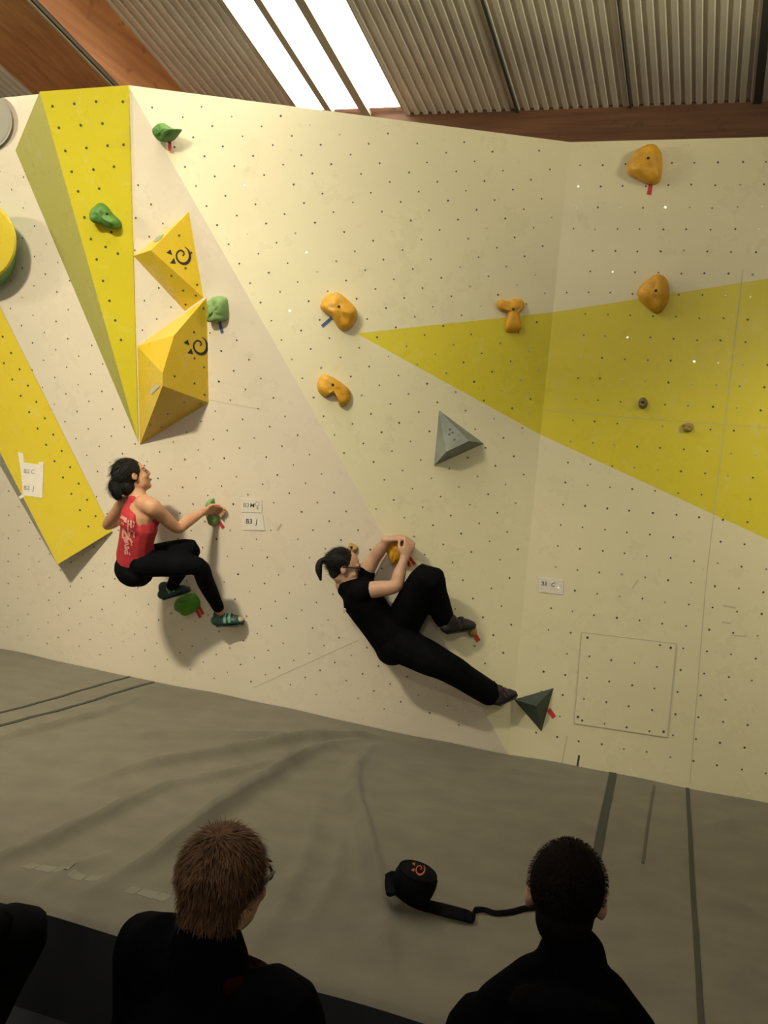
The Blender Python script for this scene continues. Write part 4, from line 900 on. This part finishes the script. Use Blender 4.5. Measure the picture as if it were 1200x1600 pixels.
        q_ = Prim(); q_.tube([q(.088,-.030,.60), q(.105,.02,.595), q(.095,.07,.585), q(.05,.11,.57), q(-.03,.115,.565), q(-.08,.08,.57)], [(.020*k,.018*k)]*6, seg=10); q_.build('scarf', SCARF, root, .006, 2)
    else:
        p = Prim(); p.ell(hc+uh*.024*k-fh*.008*k, (.079*k, .096*k, .089*k), ax); p.ell(hc-uh*.030*k-fh*.045*k, (.060*k, .050*k, .066*k), ax); hb = p.build('hair', HAIRC, root, .006, 2)
        strands('stubble', hb, hc+uh*.024*k-fh*.008*k, ax, (.079*k, .096*k, .089*k), 2600, .006*k, HAIRC, 5, lambda a: a.z > -.2 and a.y < .75, lambda a: -uh, .0008, .8)
    return root
hp1 = at_depth(352, 1376, 1.90); hp2 = at_depth(885, 1397, 1.95)
k1 = (hp1.z-BENCH_Z)/.752; k2 = (hp2.z-BENCH_Z)/.752
def base_for(hp, yaw, k, dx=0): o = Matrix.Rotation(yaw, 3, 'Z') @ V((dx*k, .065*k, 0)); return V((hp.x-o.x, hp.y-o.y, BENCH_Z))
ya = math.radians(-10); seated(base_for(hp1, ya, k1, -.02), ya, k1, math.radians(2), math.radians(0), 'seated spectator with tousled greying ginger hair, glasses and black jacket', JACK, SKINP, 'fluffy', hunch=(.085, .065), wide=.93, hdx=-.02, collar=.11)
yb_ = math.radians(4); seated(base_for(hp2, yb_, k2, -.025), yb_, k2, math.radians(3), math.radians(2), 'seated spectator with cropped dark hair and black hooded jacket', HOOD, SKINP, 'crop', hunch=(-.045, -.045), wide=.88, hdx=-.025)
kn3 = on_z(42, 1418, .20); ya = math.radians(-8); o3 = Matrix.Rotation(ya, 3, 'Z') @ V((.125*.96, .46*.96, 0))
seated(V((kn3.x-o3.x, kn3.y-o3.y, BENCH_Z)), ya, .96, 0, 0, 'seated spectator at the far left of whom only a dark knee shows', JACK, SKINP, 'crop', ankle=.22)
# bench: two dark planks on trestle legs
PLK = wood('bench_plank', (.010, .011, .013), (.018, .019, .021), 'X', .6)
bn = empty('bench', (-1.0, 1.7, FLOOR_Z)); tag(bn, 'low dark plank bench under the seated spectators', 'bench')
for y0, y1 in ((1.36, 1.62), (1.645, 1.93)): box('plank', (-3.2, y0, BENCH_Z-.062), (1.2, y1, BENCH_Z-.022), PLK, bn)
for x in (-2.9, -1.0, .9): box('leg', (x, 1.40, FLOOR_Z), (x+.06, 1.90, BENCH_Z-.062), PLK, bn)

# ------------------------------------------------------------------ chalk bag with belt
BAG = mat('chalk_bag_cloth', (.006, .006, .008), .7, var=.3, vscale=40, bump=.3, bscale=120, spec=.03); ORGP = mat('logo_orange', (.40, .09, .03), .6); STEELB = mat('buckle_steel', (.5, .5, .48), .3, .9)
bb = on_z(641, 1398, .055); cb_ = empty('chalk_bag', V((bb.x, bb.y, mh(bb)))); tag(cb_, 'black chalk bag with orange swirl logo lying on the mat', 'chalk bag')
ax = (V((0,0,1))+RT*.20-FW*.10).normalized(); e1 = ax.orthogonal().normalized(); e2 = ax.cross(e1); v = []; f = []; k = 28
base = V((bb.x, bb.y, max(mh(V((bb.x+dx, bb.y+dy, 0))) for dx in (-.06, 0, .06) for dy in (-.06, 0, .06))+.016)); hgt = .105
prof = [(.0, 0), (.055, .0), (.074, .008), (.080, .03), (.082, .06), (.079, .085), (.070, hgt-.006), (.062, hgt), (.0, hgt)]
for r, h in prof[1:-1]: v += [base+ax*h+(e1*math.cos(2*math.pi*i/k)+e2*math.sin(2*math.pi*i/k))*r*(1+.03*math.sin(3*2*math.pi*i/k+h*30)) for i in range(k)]
nr = len(prof)-2
f = [(l*k+i, l*k+(i+1)%k, (l+1)*k+(i+1)%k, (l+1)*k+i) for l in range(nr-1) for i in range(k)]+[tuple(range(k))[::-1], tuple(range((nr-1)*k, nr*k))]
bag = mesh('bag_body', v, f, BAG, cb_, True)
tpp = base+ax*(hgt+.002); lx, ly = to_px(tpp); swirl(lx+2, ly, .62, lambda x, y: on_plane(x, y, tpp, ax), bag, ORGP, math.radians(28), True)
q = Prim(); q.tube([base+ax*(hgt-.004)+(e1*math.cos(t*math.pi/8)+e2*math.sin(t*math.pi/8))*.070 for t in range(17)], [.0045]*17, seg=6, sub=2); q.raw('piping', BAG, bag)
def on_mat(x, y, h):
    p = on_z(x, y, h*.6); return V((p.x, p.y, max(mh(p), mh(p+V((.02,.02,0))), mh(p-V((.02,.02,0))))+h))
q = Prim(); q.tube([on_z(611, 1396, .085), on_z(610, 1382, .10), on_z(611, 1370, .115), on_z(621, 1369, .12)], [(.012,.020),(.012,.022),(.012,.022),(.010,.016)], side=FW); q.build('closure_flap', BAG, cb_, .005, 2)
q = Prim(); q.tube([on_z(604, 1386, .085), on_z(606, 1391, .08)], [.007, .007], seg=8); q.raw('buckle', STEELB, cb_)
q = Prim(); q.tube([on_mat(606,1394,.024), on_mat(622,1404,.025), on_mat(650,1414,.026), on_mat(690,1424,.027), on_mat(722,1432,.026), on_mat(740,1437,.020)], [(.024,.008),(.026,.010),(.028,.011),(.030,.011),(.030,.010),(.024,.007)], side=V((.3,1,.5)).normalized(), seg=12); q.build('belt_pad', BAG, cb_, .005, 2)
q = Prim(); q.tube([on_mat(736,1432,.014), on_mat(742,1424,.014), on_mat(757,1423,.013), on_mat(775,1428,.011), on_mat(800,1426,.011), on_mat(822,1420,.011), on_mat(850,1418,.011)], [(.012,.003)]*7, side=V((.1,1,.6)).normalized(), seg=8); q.raw('belt_strap', BAG, cb_)
